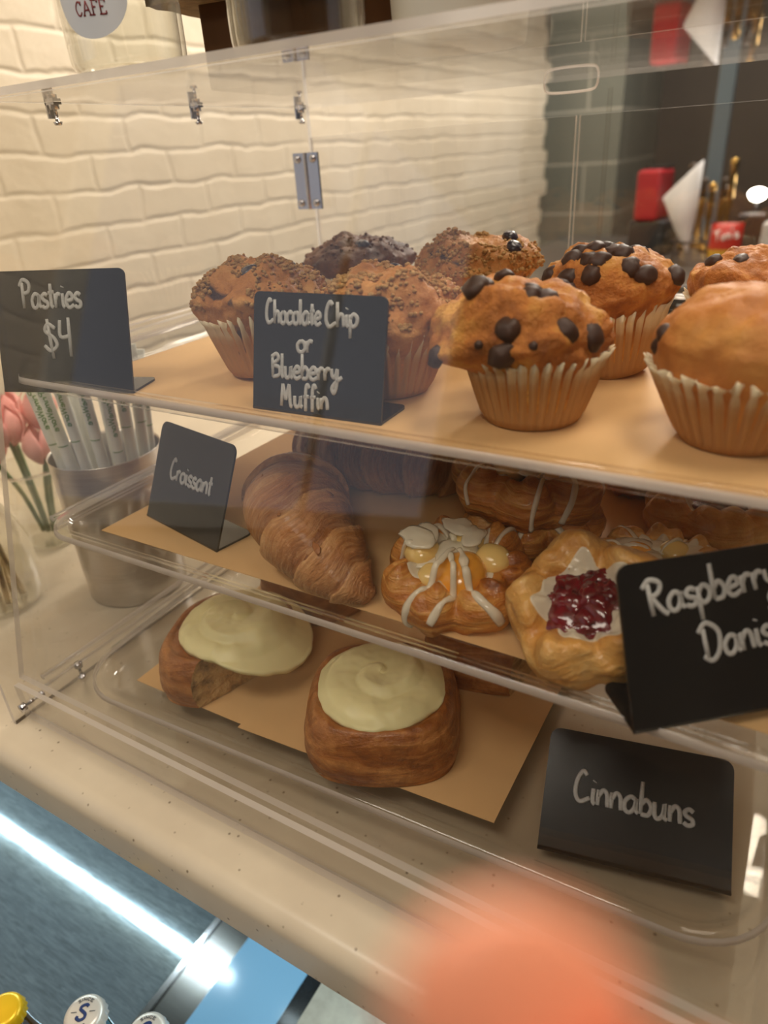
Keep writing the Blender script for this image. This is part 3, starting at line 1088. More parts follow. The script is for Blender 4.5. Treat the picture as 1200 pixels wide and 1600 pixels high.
# ------------------------------------------------------------------ danishes
def danish(loc, kind, seed, label, R=.044, H=.034, rot=(0, 0, 0), lobes=7, mat=None, group='danishes on the middle tray', blobs=(), name='danish', cut=1.0):
    t = empty(name, loc, rot, label, 'pastry', group)
    prof = [(0, .0), (R * .78, .0), (R * .94, .004), (R, H * .42), (R * .96, H * .72), (R * .80, H * .97), (R * .66, H * .99), (R * .50, H * .80), (R * .36, H * .70), (0, H * .68)]
    P = crom2(prof, 56)

    def shape(r, z, th):
        f = r / R
        x, y = cos(th), sin(th)
        lob = abs(sin(lobes * .5 * th + seed + .8 * f + .5 * noise.noise(Vector((x * 1.5, y * 1.5, seed)))))
        d = 1 + (.13 * (lob - .6) + .07 * noise.noise(Vector((x * 1.3 + seed, y * 1.3, z * 20)))) * min(1, f * 1.2)
        d += .026 * noise.noise(Vector((x * 5, y * 5, z * 230 + seed))) * (1 if f > .5 else 0)
        zz = z * (1 + (.24 * (lob - .5) + .10 * noise.noise(Vector((x * 2, y * 2 + seed, 3)))) * (1 if f > .45 else f / .45))
        # folded seams that wind round the rim
        sw = sin(lobes * 2 * th + 9 * (1 - f) + 2 * noise.noise(Vector((x * 2, y * 2, seed))))
        zz += .0018 * sw * (1 if .45 < f else 0)
        return Vector((r * d * x, r * d * y, max(zz, 0)))
    V, F = revolve(P, 150, lambda r, z, th, k: shape(r, z, th))
    mk('pastry', V, F, mat or DAN, t)
    top = list(reversed(P))                     # from the top centre outwards
    L = [0]
    for a, b in zip(top, top[1:]):
        L.append(L[-1] + hypot(b[0] - a[0], b[1] - a[1]))

    def surf(s, th):
        s = min(s, L[-1] * .93)
        for i in range(len(L) - 1):
            if L[i + 1] >= s:
                break
        f = (s - L[i]) / max(1e-9, L[i + 1] - L[i])
        r = top[i][0] + (top[i + 1][0] - top[i][0]) * f
        z = top[i][1] + (top[i + 1][1] - top[i][1]) * f
        dr, dz = top[i + 1][0] - top[i][0], top[i + 1][1] - top[i][1]
        m_ = hypot(dr, dz) or 1
        nr, nz = -dz / m_, dr / m_
        p = shape(r, z, th)
        return p, Vector((nr * cos(th), nr * sin(th), nz))

    def glaze(nm, ext, thick, mt, n=90, m=22, wob=.0007, lift=.0002):
        V = []
        c, nn = surf(1e-5, 0)
        V.append(c + nn * thick)
        F = []
        for k in range(1, m + 1):
            for i in range(n):
                th = 2 * pi * i / n
                e = ext(th)
                f = k / m
                p, nn = surf(e * f, th)
                tk = thick * (1 - f ** 5) * (1 + .6 * noise.noise(Vector((p.x * 120 + seed, p.y * 120, p.z * 120)))) + lift
                if k == m:
                    tk = -.0006
                V.append(p + nn * tk)
        for i in range(n):
            F.append((0, 1 + i, 1 + (i + 1) % n))
        for k in range(m - 1):
            for i in range(n):
                j = (i + 1) % n
                a = 1 + k * n
                F.append((a + i, a + n + i, a + n + j, a + j))
        return mk(nm, V, F, mt, t)
    rn = random.Random(seed)
    if kind == 'cream':
        bl = blobs or [(0, .0, .015, CUSTARD)]
        for i, (a, f, s, mt) in enumerate(bl):
            p, nn = surf(f * R, D(a))
            g = ball(s, i + seed, 22, 14, (1, 1, .8), .12, 1.1)
            g = shift(g, p + Vector((0, 0, s * .38)))
            mk('custard', g[0], g[1], mt, t)
        # glaze run over the custard, with drips down the side
        def hgt(p):
            h_ = 0
            for (ba, bf, bs, _m) in bl:
                dd = hypot(p.x - bf * R * cos(D(ba)), p.y - bf * R * sin(D(ba)))
                if dd < bs:
                    h_ = max(h_, bs * .38 + .8 * sqrt(bs * bs - dd * dd))
            return h_
        G = []
        for i in range(9):
            a, f = D(rn.uniform(20, 250)), rn.uniform(.05, .60)
            p, nn = surf(f * R, a)
            g = ball(rn.uniform(.006, .0105), i + seed, 22, 10, (1.3, .9, .24), .42, 1.5)
            G.append(shift(g, p + Vector((0, 0, hgt(p) + .0002)), Matrix.Rotation(rn.uniform(0, 3), 3, 'Z')))
        for i, a0 in enumerate((283, 262, 205, 318, 60, 130)):
            pts = []
            sa, sb = rn.uniform(.0, .3), rn.uniform(1.15, 1.45)
            for q in range(12):
                u = q / 11
                p, nn = surf((sa + (sb - sa) * u) * R, D(a0 + 10 * sin(u * 4 + i)))
                pts.append(p + nn * .0002 + Vector((0, 0, hgt(p))))
            w_ = rn.uniform(.0016, .0028)
            G.append(tube(crom(pts, 36), lambda tt, w_=w_, i=i: w_ * (.7 + .5 * tt + .6 * noise.noise(Vector((tt * 6, i, seed)))), 10, .6))
        V, F = merge(*G)
        mk('icing', V, F, ICING, t)
        e0 = [rn.uniform(.4, .75) for _ in range(9)]
        glaze('icing_pool', lambda th: R * (.62 + .30 * noise.noise(Vector((cos(th) * 2, sin(th) * 2, seed)))), .0016, ICING)
    if kind == 'jam':
        glaze('icing_pool', lambda th: R * (.62 + .26 * noise.noise(Vector((cos(th) * 2, sin(th) * 2, seed)))), .0006, ICING)
        G = []
        g0 = ball(R * .52, seed, 40, 20, (1.1, .9, .26), .45, 2.2)
        G.append(shift(g0, (0, 0, H * .68)))
        for i in range(46):
            a, f = rn.uniform(0, 2 * pi), sqrt(rn.uniform(0, 1)) * R * .48
            s = rn.uniform(.0018, .0048)
            G.append(shift(ball(s, i, 10, 6, (1.4, 1.0, .55), .6, 2.5), (f * cos(a), f * sin(a), H * .68 + R * .115 * (1 - (f / R / .5) ** 2)), Matrix.Rotation(rn.uniform(0, 6), 3, 'Z')))
        V, F = merge(*G)
        mk('raspberry_jam', V, F, JAM, t)
    return t


cb1 = [(300, .30, .0155, APRICOT), (190, .48, .0105, CUSTARD), (95, .42, .0105, CUSTARD), (20, .46, .0105, CUSTARD), (150, .2, .009, CUSTARD), (245, .42, .0085, CUSTARD)]
danish((.309, .298, ZB), 'cream', 3, 'iced custard danish with a glossy orange apricot half, front of the middle tray', R=.0425, H=.025, rot=(D(7), 0, 0), blobs=cb1)
danish((.323, .376, ZB), 'cream', 9, 'brown custard danish lying underneath the other one, behind the apricot danish', R=.044, H=.026, blobs=[(0, 0, .012, CUSTARD)])
cb2 = [(200, .35, .013, CUSTARD), (300, .3, .012, APRICOT), (60, .35, .012, CUSTARD), (130, .2, .010, CUSTARD)]
danish((.321, .374, ZB + .0285), 'cream', 14, 'iced custard danish topmost of the stack of two, behind the apricot danish', R=.0455, H=.028, rot=(D(5), 0, D(40)), blobs=cb2)
danish((.388, .286, ZB + .011), 'jam', 21, 'raspberry danish tilted toward the front, beside the raspberry sign', R=.0385, H=.030, rot=(D(30), D(-6), 0), lobes=5, mat=DANP)
danish((.424, .432, ZB), 'jam', 27, 'raspberry danish lying flat at the right rear of the middle tray', R=.043, H=.027, lobes=6, mat=DANP)
danish((.404, .351, ZB), 'cream', 33, 'small golden iced danish between the two raspberry danishes', R=.034, H=.022, mat=DANP, blobs=[(200, .3, .008, APRICOT), (40, .3, .008, CUSTARD)])
danish((.368, .478, ZB), 'cream', 39, 'plain golden danish at the back of the middle tray, right of the stacked pair', R=.028, H=.026, blobs=[(0, 0, .008, CUSTARD)])


# ------------------------------------------------------------------ cinnamon buns
def bun(loc, rz, seed, label, R=.049, H=.045, frost=True, cutn=None, cutd=0, fr=.039, foff=(0, 0), flow=None, tilt=(0, 0)):
    t = empty('cinnamon_bun', loc, (tilt[0], tilt[1], rz), label, 'bun', 'buns on the lowest tray')
    prof = [(0, 0), (.90, 0), (.99, .05), (1.03, .28), (1.0, .60), (.95, .85), (.89, .98), (.83, 1.0), (.76, .95), (.55, .93), (.3, .94), (0, .95)]
    prof = [(a * R, b * H) for a, b in prof]
    P = crom2(prof, 40)
    pw = 3.4

    def shape(r, z, th):
        sq = 1 / (abs(cos(th)) ** pw + abs(sin(th)) ** pw) ** (1 / pw)
        f = min(1, r / R)
        k = 1 + (sq - 1) * f * .9
        d = k * (1 + .035 * noise.noise(Vector((cos(th) * 1.6 + seed, sin(th) * 1.6, z * 14))) * f)
        zz = z * (1 + .08 * noise.noise(Vector((cos(th) * f * 1.5, sin(th) * f * 1.5 + seed, 1.7))) * (z / H))
        # the end of the rolled strip leaves one shallow seam
        sw = ((th + 1.1 * seed) / (2 * pi) + .35 * z / H) % 1
        d += .018 * max(0, 1 - abs(sw - .5) * 9) * f
        d += .006 * sin(z / H * 26 + 3 * noise.noise(Vector((cos(th) * 2, sin(th) * 2, seed)))) * (1 if f > .9 else 0)
        return Vector((r * d * cos(th), r * d * sin(th), zz))
    V, F = revolve(P, 96, lambda r, z, th, k: shape(r, z, th))
    if cutn is None:
        o = mk('dough', V, F, [BUN], t)
    else:
        bm = bmesh.new()
        vs_ = [bm.verts.new(v) for v in V]
        for f in F:
            bm.faces.new([vs_[i] for i in f])
        nrm = Vector((cos(D(cutn)), sin(D(cutn)), 0))
        r_ = bmesh.ops.bisect_plane(bm, geom=bm.verts[:] + bm.edges[:] + bm.faces[:], plane_co=nrm * cutd, plane_no=nrm, clear_outer=True)
        eds = [e for e in r_['geom_cut'] if isinstance(e, bmesh.types.BMEdge)]
        cutv = sorted({v for e in eds for v in e.verts}, key=lambda v: v.index)
        cen = sum((v.co for v in cutv), Vector()) / len(cutv)
        tang = Vector((-nrm.y, nrm.x, 0))
        ring = sorted([v.co.copy() for v in cutv], key=lambda c: atan2((c - cen).z, (c - cen).dot(tang)))
        me = bpy.data.meshes.new('dough')
        bm.to_mesh(me)
        bm.free()
        me.materials.append(BUN)
        me.polygons.foreach_set('use_smooth', [True] * len(me.polygons))
        o = bpy.data.objects.new('dough', me)
        COL.objects.link(o)
        o.parent = t
        # rough crumb closing the cut: concentric rings bulged by noise
        V, F = [cen + nrm * .001], []
        nr, m = len(ring), 9
        for k in range(1, m + 1):
            for p in ring:
                q = cen.lerp(p, k / m)
                b = .0022 * noise.fractal(q * 160, 1, 2, 3) if k < m else 0
                V.append(q + nrm * b)
        F += [(0, 1 + i, 1 + (i + 1) % nr) for i in range(nr)]
        for k in range(m - 1):
            for i in range(nr):
                j = (i + 1) % nr
                a = 1 + k * nr
                F.append((a + i, a + nr + i, a + nr + j, a + j))
        mk('cut_crumb', V, F, BUNCR, t)
    # cinnamon filling showing on the top
    V, F = revolve([(0, 0), (R * .5, .0), (R * .80, -.001), (R * .84, -.004)], 64,
                   lambda r, z, th, k: (r * cos(th) * (1 + .05 * noise.noise(Vector((cos(th) * 3, sin(th) * 3, seed)))), r * sin(th) * (1 + .05 * noise.noise(Vector((cos(th) * 3, sin(th) * 3, seed)))),
                                        H * .955 + z + .0008 * sin(r * 900 + th)))
    if cutn is None:
        mk('filling', V, F, BUNTOP, t)
    if frost:
        n, m = 128, 40
        V, F = [], []
        ph = seed * 1.7

        def hz(r, th):
            f = r / fr
            a = (th + ph - 10.5 * f + .5 * noise.noise(Vector((r * cos(th) * 40, r * sin(th) * 40, seed)))) / (2 * pi)
            a -= math.floor(a)
            rid = (1 - a) ** 1.1 * min(1, 5 * a) ** .8
            base_ = .0085 * (1 - f ** 4) + .0012
            return base_ + .0075 * rid * (1 - f ** 3) * (.35 + f) + .0016 * noise.fractal(Vector((r * cos(th) * 60, r * sin(th) * 60, seed)), 1, 2, 3)
        for k in range(m + 1):
            for i in range(n):
                th = 2 * pi * i / n
                e = fr * (1 + .05 * noise.noise(Vector((cos(th) * 1.4 + seed, sin(th) * 1.4, 2))) + .02 * noise.noise(Vector((cos(th) * 5 + seed, sin(th) * 5, 2))))
                dz = 0
                fl = 0
                if flow:
                    da = (th - D(flow[0]) + pi) % (2 * pi) - pi
                    fl = max(0, cos(da * flow[2])) if abs(da * flow[2]) < pi / 2 else 0
                    e *= 1 + flow[1] * fl
                r = e * min(1, k / (m - 2))
                x, y = r * cos(th) + foff[0], r * sin(th) + foff[1]
                zz = H * .965 + hz(min(r, fr * .995), th)
                if k == m - 1:
                    zz = H * .965 - .0012
                    x, y = (r - .0002) * cos(th) + foff[0], (r - .0002) * sin(th) + foff[1]
                if k == m:
                    zz = H * .965 - .0015
                    x, y = r * .9 * cos(th) + foff[0], r * .9 * sin(th) + foff[1]
                if fl:
                    over = max(0, r - fr * .80) / fr
                    zz -= fl * flow[3] * min(1, over * 2.0) ** 1.5
                V.append((x, y, zz))
        for k in range(m):
            for i in range(n):
                j = (i + 1) % n
                F.append((k * n + i, (k + 1) * n + i, (k + 1) * n + j, k * n + j))
        mk('frosting', V, F, FROST, t)
    return t


bun((.260, .284, ZC), D(28), 4, 'whole cinnamon bun with a pale frosting swirl at the front of the lowest tray', R=.0485, H=.039, fr=.0415)
bun((.126, .288, ZC), D(20), 9, 'cut cinnamon bun with frosting flowing over the cut, left on the lowest tray', R=.048, H=.038, cutn=-38, cutd=.022, fr=.0425, foff=(.006, .002), flow=(-10, .32, 1.1, .016))
bun((.292, .389, ZC), D(12), 15, 'unfrosted dark-topped cinnamon bun behind the whole one', R=.047, H=.034, frost=False, cutn=-20, cutd=.036)
bun((.128, .402, ZC), D(-10), 20, 'frosted cinnamon bun behind the cut one, partly hidden by the middle tray', R=.046, H=.040, fr=.040)


# ------------------------------------------------------------------ black writing signs
def sign(loc, ang, lean, wd, ht, words, label, foot=.030, r=.0013, cr=.006, foot_x=(0, 1), foot_dir=1, roll=0):
    t = empty('price_sign', loc, (0, 0, ang), label, 'sign', 'black signs in the case')
    th = .0014
    o = rrect(0, wd, 0, ht, cr, 6)
    # round only the upper corners
    pts = [p for p in o if p[1] > ht / 2] + [(0, 0), (wd, 0)]
    n = len(pts)

    def mp(u, v, d=0):
        return Vector((u, v * sin(lean) + d * cos(lean), v * cos(lean) - d * sin(lean)))
    V = [mp(u, v, 0) for u, v in pts] + [mp(u, v, th) for u, v in pts]
    F = [tuple(range(n)), tuple(reversed(range(n, 2 * n)))] + [(i, n + i, n + (i + 1) % n, (i + 1) % n) for i in range(n)]
    mk('panel', V, F, BLACK, t, False)
    fo = rrect(0, wd, 0, foot, .004, 4)
    fp = [p for p in fo if p[1] > foot / 2] + [(0, 0), (wd, 0)]
    n = len(fp)
    V = [(u, v, 0) for u, v in fp] + [(u, v, th) for u, v in fp]
    F = [tuple(reversed(range(n))), tuple(range(n, 2 * n))] + [(i, (i + 1) % n, n + (i + 1) % n, n + i) for i in range(n)]
    mk('foot', V, F, BLACK, t, False)
    S = []
    for (txt, p0, p1, xh, *sk) in words:
        S += lay(txt, p0, p1, xh, sk[0] if sk else 0)
    write('writing', S, lambda u, v: (mp(u, v, -.0001), Vector((0, -cos(lean), sin(lean)))), r, CHALK, t)
    return t


mm = .001
sign((.0092, .2453, ZA), D(18.3), D(15), .0936, .0745,
     [('Pastries', (.0205, .0520), (.0625, .0520), .0085), ('$4', (.0330, .0240), (.0545, .0235), .0105)],
     'black sign lettered with the pastry price at the front left corner of the uppermost tray', cr=.004)
sign((.1897, .2807, ZA), D(1.7), D(14), .083, .0635,
     [('Chocolate', (.0085, .0470), (.0440, .0478), .0062), ('Chip', (.0470, .0470), (.0665, .0480), .0062), ('or', (.0295, .0330), (.0395, .0335), .0060),
      ('Blueberry', (.0130, .0185), (.0570, .0200), .0063), ('Muffin', (.0195, .0035), (.0505, .0045), .0060)],
     'black sign with four lines of writing in front of the crumb-topped muffins', cr=.004, r=.00115)
sign((.0639, .288, ZB), D(-11.8), D(24), .0862, .0710, [('Croissant', (.0200, .0335), (.0690, .0335), .0072)],
     'black croissant sign at the left end of the middle tray', r=.0013)
sign((.4217, .2269, .1405), D(40.6), D(25), .088, .0705, [('Raspberry', (.0120, .0475), (.0720, .0530), .0075), ('Danish', (.0345, .0255), (.0730, .0290), .0078)],
     'black raspberry danish sign leaning at the right front of the middle tray', r=.0012)
sign((.3771, .2519, .0105), D(11.9), D(52), .0985, .0670, [('Cinnabuns', (.0165, .0292), (.0790, .0289), .0083)],
     'black cinnabuns sign leaning back at the right front of the lowest tray', r=.0013)

# ------------------------------------------------------------------ left of the case
cup = empty('straw_cup', (-.064, .357, 0.0002), label='tall brushed steel cup full of wrapped straws, left of the case', cat='cup')
cp = [(0, .0), (.0440, 0), (.0455, .002)] + [(.0455 + .0025 * k / 10, .002 + .138 * k / 10) for k in range(1, 11)] + [(.0484, .1412), (.0476, .1412), (.0470, .138)] + [(.0470 - .0025 * k / 10, .138 - .134 * k / 10) for k in range(1, 11)] + [(0, .004)]
V, F = revolve(cp, 64)
mk('cup_body', V, F, STEEL, cup)
PAPERW = plain('straw_paper', (232, 232, 222), .6, 0, .3, 0, .05, 90)
GREEN = plain('green_print', (96, 140, 72), .6)
rn = random.Random(5)
sp = [(-.026, -.030, -4), (-.016, -.034, -3), (-.003, -.037, -1), (.009, -.036, 1), (.020, -.031, 2), (.030, -.022, 4), (.035, -.008, 5),
      (-.033, -.015, -5), (-.030, .005, -4), (-.010, -.012, -2), (.008, -.010, 1), (.022, .002, 3), (-.012, .016, -2), (.010, .020, 2)]
toC = Vector((cam_loc.x + .064, cam_loc.y - .357, 0)).normalized()
side_ = Vector((-toC.y, toC.x, 0))
for i, (a, b, ln) in enumerate(sp):
    # a across the view, b towards the viewer (negative = nearer)
    p1 = side_ * a + toC * (-b)
    foot_ = p1 * .70
    H1 = .222 + rn.uniform(-.012, .008)
    lean = side_ * (ln * .0016)
    tp = p1 * 1.08 + lean
    s = empty('wrapped_straw', (-.064, .357, .0046), label='paper-wrapped drinking straw with green print in the steel cup', cat='straw', group='wrapped straws in the steel cup')
    m = 16
    ax = (tp + Vector((0, 0, H1))) - foot_
    R_ = .0048
    path = [foot_ + ax * (q / (m - 1)) for q in range(m)]
    Vt, Ft = [], []
    vd = (toC - ax.normalized() * toC.dot(ax.normalized())).normalized()
    sd = ax.normalized().cross(vd)
    for q, p in enumerate(path):
        u = q / (m - 1)
        fl = 1 if .05 < u < .93 else .35
        for k in range(12):
            an = 2 * pi * k / 12
            Vt.append(p + sd * cos(an) * R_ * (1.12 if fl < 1 else 1) + vd * sin(an) * R_ * fl)
    for q in range(m - 1):
        for k in range(12):
            j = (k + 1) % 12
            Ft.append((q * 12 + k, q * 12 + j, (q + 1) * 12 + j, (q + 1) * 12 + k))
    Ft += [tuple(reversed(range(12))), tuple(range((m - 1) * 12, m * 12))]
    mk('wrapper', Vt, Ft, PAPERW, s)
    if i < 8:
        L_ = ax.length
        an_ = ax.normalized()
        rot_ = rn.uniform(-.5, .5)

        def mpf(u, v, foot_=foot_, an_=an_, sd=sd, vd=vd, rot_=rot_):
            # u runs down the straw from its top, v round it
            aa = v / R_ + rot_
            nrm_ = vd * cos(aa) - sd * sin(aa)
            return foot_ + an_ * u + nrm_ * (R_ * 1.03), nrm_
        st = [[(L_ - q[0], q[1]) for q in line] for line in lay('PrimeWare', (.018, -.0022), (.052, -.0022), .0026)]
        st += [[(L_ - .066, v) for v in (-.0045, -.002, .0, .002, .0045)]]
        write('print', st, mpf, .00045, GREEN, s, .3, 2)

# jar of metal straws
jar = empty('glass_jar', (-.160, .275, 0.0002), label='pear-shaped clear glass jar holding metal straws, at the left edge', cat='jar')
jp = [(0, .002), (.030, .002), (.036, .004), (.0395, .012), (.040, .03), (.038, .055), (.031, .080), (.023, .100), (.020, .115), (.0205, .122)]
V, F = revolve(crom2(jp, 40), 48)
o = mk('jar_body', V, F, GLASS, jar)
o.modifiers.new('thickness', 'SOLIDIFY').thickness = .002
STRAWM = plain('metal_straw', (206, 190, 160), .18, 1.0)
for i, (bx_, by_, tx, ty, L_) in enumerate([(-.013, -.012, .013, .006, .200), (.004, -.017, .010, -.004, .185), (.016, -.004, .006, .008, .192), (-.003, .010, .0, .012, .196), (.012, .013, .002, .002, .19), (-.019, .006, -.012, .004, .188)]):
    s = empty('metal_straw', (-.160, .275, .0046), label='shiny metal drinking straw standing in the pear-shaped glass jar', cat='straw', group='metal straws in the jar')
    p0, p1 = Vector((bx_, by_, 0)), Vector((bx_ + (tx - bx_) * 1.6, by_ + (ty - by_) * 1.6, L_))
    Vo, Fo = [], []
    d_ = (p1 - p0).normalized()
    a_ = d_.orthogonal().normalized()
    b_ = d_.cross(a_)
    for rr, pp in ((.0030, p0), (.0030, p1), (.0024, p1), (.0024, p1 - d_ * .02)):
        for k in range(14):
            an = 2 * pi * k / 14
            Vo.append(pp + a_ * cos(an) * rr + b_ * sin(an) * rr)
    for q in range(3):
        for k in range(14):
            j = (k + 1) % 14
            Fo.append((q * 14 + k, q * 14 + j, (q + 1) * 14 + j, (q + 1) * 14 + k))
    mk('tube', Vo, Fo, STRAWM, s)

# pink tulips in a glass vase
vase = empty('glass_vase', (-.222, .375, .0002), label='clear glass vase with green stems, behind the jar at the left edge', cat='vase')
V, F = revolve(crom2([(0, .003), (.026, .003), (.029, .008), (.031, .04), (.036, .085), (.038, .088)], 24), 40)
o = mk('vase_body', V, F, GLASS, vase)
o.modifiers.new('thickness', 'SOLIDIFY').thickness = .002
PETAL = plain('tulip_petal', (240, 168, 160), .5, 0, .3, 0, .10, 40)
STEM = plain('tulip_stem', (92, 118, 62), .5)
for i, (dx, dy, z, tl) in enumerate([(.000, -.012, .122, 0), (-.028, -.020, .100, 20), (.022, .006, .100, -14), (.010, .022, .130, -8), (-.036, .012, .126, 14)]):
    t = empty('tulip', (-.222, .375, 0), label='pink tulip bloom on a green stem in the glass vase', cat='flower', group='pink tulips')
    c = Vector((dx, dy, z))
    mk('stem', *tube(crom([(dx * .2, dy * .2, .012), (dx * .5, dy * .5, .06), c], 12), .0026, 8), STEM, t)
    for k in range(6):
        a = k * pi / 3 + i
        Vp, Fp = [], []
        n, m = 7, 9
        ins = .0 if k % 2 else .0022
        for q in range(m + 1):
            u = q / m
            rr = (.0195 - ins) * sin(pi * (.12 + .72 * u)) ** .8
            hw = 1.05 * sin(pi * min(1, .08 + u * .97)) ** .55
            for p in range(n):
                aa = a + (p / (n - 1) - .5) * hw * 1.15
                Vp.append(c + Vector((rr * cos(aa), rr * sin(aa), -.004 + u * .040)))
        for q in range(m):
            for p in range(n - 1):
                b = q * n + p
                Fp.append((b, b + 1, b + n + 1, b + n))
        o = mk('petal', Vp, Fp, PETAL, t)
        o.modifiers.new('thickness', 'SOLIDIFY').thickness = .0009

# ------------------------------------------------------------------ on top of the case
ZT = .4046


def jar_on_top(x, y, r, h, label):
    t = empty('storage_jar', (x, y, ZT), label=label, cat='jar')
    pr = [(0, .004), (r * .6, .003), (r * .84, .0005), (r * .95, .004), (r, .013), (r * 1.0, h * .5), (r * 1.0, h * .86), (r * .86, h * .95), (r * .86, h)]
    V, F = revolve(crom2(pr, 44), 64)
    o = mk('jar_body', V, F, GLASS, t)
    o.modifiers.new('thickness', 'SOLIDIFY').thickness = .0026
    V, F = revolve([(0, h + .012), (r * .9, h + .012), (r * .92, h + .010), (r * .92, h - .002), (r * .87, h - .002)], 48)
    mk('lid', V, F, plain('jar_lid', (150, 120, 84), .5), t)
    return t


J1 = jar_on_top(.100, .322, .0315, .12, 'clear glass jar with a round cafe sticker, left on top of the case')
STICK = plain('white_sticker', (206, 208, 212), .45)
REDINK = plain('dark_red_ink', (118, 34, 36), .6)
fa = atan2(cam_loc.y - .322, cam_loc.x - .100) - D(27)


def on_jar(u, v, r=.0315 * 1.022):
    a = fa + u / r
    nn = Vector((cos(a), sin(a), 0))
    return nn * r + Vector((0, 0, v)), nn


n, m = 40, 8
SC = .0346
Vs = [on_jar(0, SC)[0]]
for k in range(1, m + 1):
    for i in range(n):
        a = 2 * pi * i / n
        Vs.append(on_jar(.0200 * k / m * cos(a), SC + .0200 * k / m * sin(a))[0])
Fs = [(0, 1 + i, 1 + (i + 1) % n) for i in range(n)]
for k in range(m - 1):
    for i in range(n):
        j = (i + 1) % n
        Fs.append((1 + k * n + i, 1 + (k + 1) * n + i, 1 + (k + 1) * n + j, 1 + k * n + j))
stk = mk('sticker', Vs, Fs, STICK, J1)
write('lettering', lay(['qC', 'qA', 'qF', 'qE'], (-.0085, SC - .0100), (.0085, SC - .0100), .0030), lambda u, v: on_jar(u, v, .0315 * 1.026), .00042, REDINK, stk, .3, 3)
ring = [[(.0160 * cos(a), SC + .0160 * sin(a)) for a in [D(20 + 140 * q / 16) for q in range(17)]]]
J2 = jar_on_top(.200, .345, .0345, .12, 'wider clear glass jar in the middle on top of the case')
# cardboard box with a torn, layered flap
CARD = plain('brown_cardboard', (96, 66, 40), .75, 0, .2, 0, .12, 30)
CARD2 = plain('torn_cardboard', (150, 128, 98), .85, 0, .1, 0, .25, 120)
bx_ = empty('cardboard_box', (.150, .475, ZT), (0, 0, D(8)), 'brown cardboard box with torn layered flaps, behind the jars on top of the case', 'box')
o = mk('box_body', *box(-.10, .12, -.03, .07, .0003, .055), CARD, bx_, False)
bevel(o, .002)
for q in range(6):
    z = .050 + q * .0042
    out = []
    rn = random.Random(q)
    for k in range(40):
        out.append((-.128 + .26 * k / 39, -.052 + .004 * rn.random() - .002 * (q % 2)))
    for k in range(12):
        out.append((.132 + .004 * rn.random(), -.05 + .125 * k / 11))
    for k in range(40):
        out.append((.132 - .26 * k / 39, .078 + .003 * rn.random()))
    for k in range(12):
        out.append((-.131 + .006 * rn.random(), .078 - .125 * k / 11))
    g = slab(out, z, z + .0036)
    mk('flap', g[0], g[1], CARD2, bx_, False)
tub = empty('white_tub', (.268, .392, ZT), label='plain white paper tub on top of the case, right of the glass jars', cat='tub')
V, F = revolve([(0, .0005), (.0335, .0005), (.034, .003), (.0395, .09), (.0412, .0915), (.0412, .094), (.0385, .094), (.033, .004), (0, .004)], 56)
o = mk('tub_body', V, F, plain('white_paperboard', (226, 220, 204), .5), tub)
tp_ = empty('tan_tub', (.372, .440, ZT), label='tan cardboard tub on top of the case, right of the white tub', cat='tub')
V, F = revolve([(0, .0005), (.030, .0005), (.0305, .003), (.037, .09), (.0385, .0915), (.0385, .094), (.036, .094), (.030, .004), (0, .004)], 56)
mk('tub_body', V, F, plain('tan_paperboard', (150, 116, 84), .6), tp_)

# ------------------------------------------------------------------ far counter beyond the wall end
bc = mk('back_counter', *box(-.50, 1.6, 2.05, 3.1, -.06, -.005), plain('dark_counter', (58, 56, 54), .35), None, False)
tag(bevel(bc, .004), 'dark back counter far behind the case', 'counter')
sv = mk('storage_cabinet', *box(-.48, 1.55, 2.10, 3.05, -.90, -.0605), plain('dark_cabinet', (44, 40, 38), .5), None, False)
tag(bevel(sv, .004), 'dark cabinet body under the far back counter', 'cabinet')
RED = plain('red_enamel', (176, 30, 42), .35)


def crate(name, c, sx, sy, sz, mat, label, cat, rz=0.0):
    t = empty(name, c, (0, 0, rz), label, cat)
    o = mk('body', *box(-sx / 2, sx / 2, -sy / 2, sy / 2, 0.0004, sz), mat, t, False)
    bevel(o, min(sx, sy) * .08, 3)
    return t


g_ = crate('coffee_grinder', (-.055, 2.62, -.005), .12, .14, .11, plain('grinder_black', (40, 42, 46), .4), 'dark coffee grinder base with a red hopper panel on the back counter', 'grinder', D(-8))
o = mk('hopper_panel', *box(-.042, .036, -.085, .05, .1104, .262), RED, g_, False)
bevel(o, .012, 3)
o = mk('hopper_lid', *box(-.038, .032, -.03, .05, .2624, .27), plain('grinder_lid', (30, 30, 32), .3), g_, False)
# white paper cone with a black cord
cone = empty('paper_cone', (.085, 2.46, -.005), label='white cone of paper standing point down in a black wire stand', cat='paper')
V, F = revolve([(.004, .03), (.030, .12), (.052, .235), (.050, .235), (.028, .122), (0, .034)], 32, lambda r, z, th, k: (r * cos(th) - (z - .03) * .18, r * sin(th), z + .05 * cos(th) * (z - .03) / .2))
mk('cone_sheet', V, F, plain('white_sheet', (240, 238, 240), .5), cone)
WIRE = plain('black_wire', (18, 18, 20), .4)
G = [tube([(.05 * cos(a + .02), .05 * sin(a + .02), .06) for a in [2 * pi * q / 24 for q in range(25)]], .004, 8)]
G += [tube([(.05 * cos(a), .05 * sin(a), .06), (.065 * cos(a), .065 * sin(a), .0045)], .004, 8) for a in (0, 2.1, 4.2)]
V, F = merge(*G)
mk('wire_stand', V, F, WIRE, cone)
BRASS = plain('brass', (196, 158, 88), .25, 1.0)
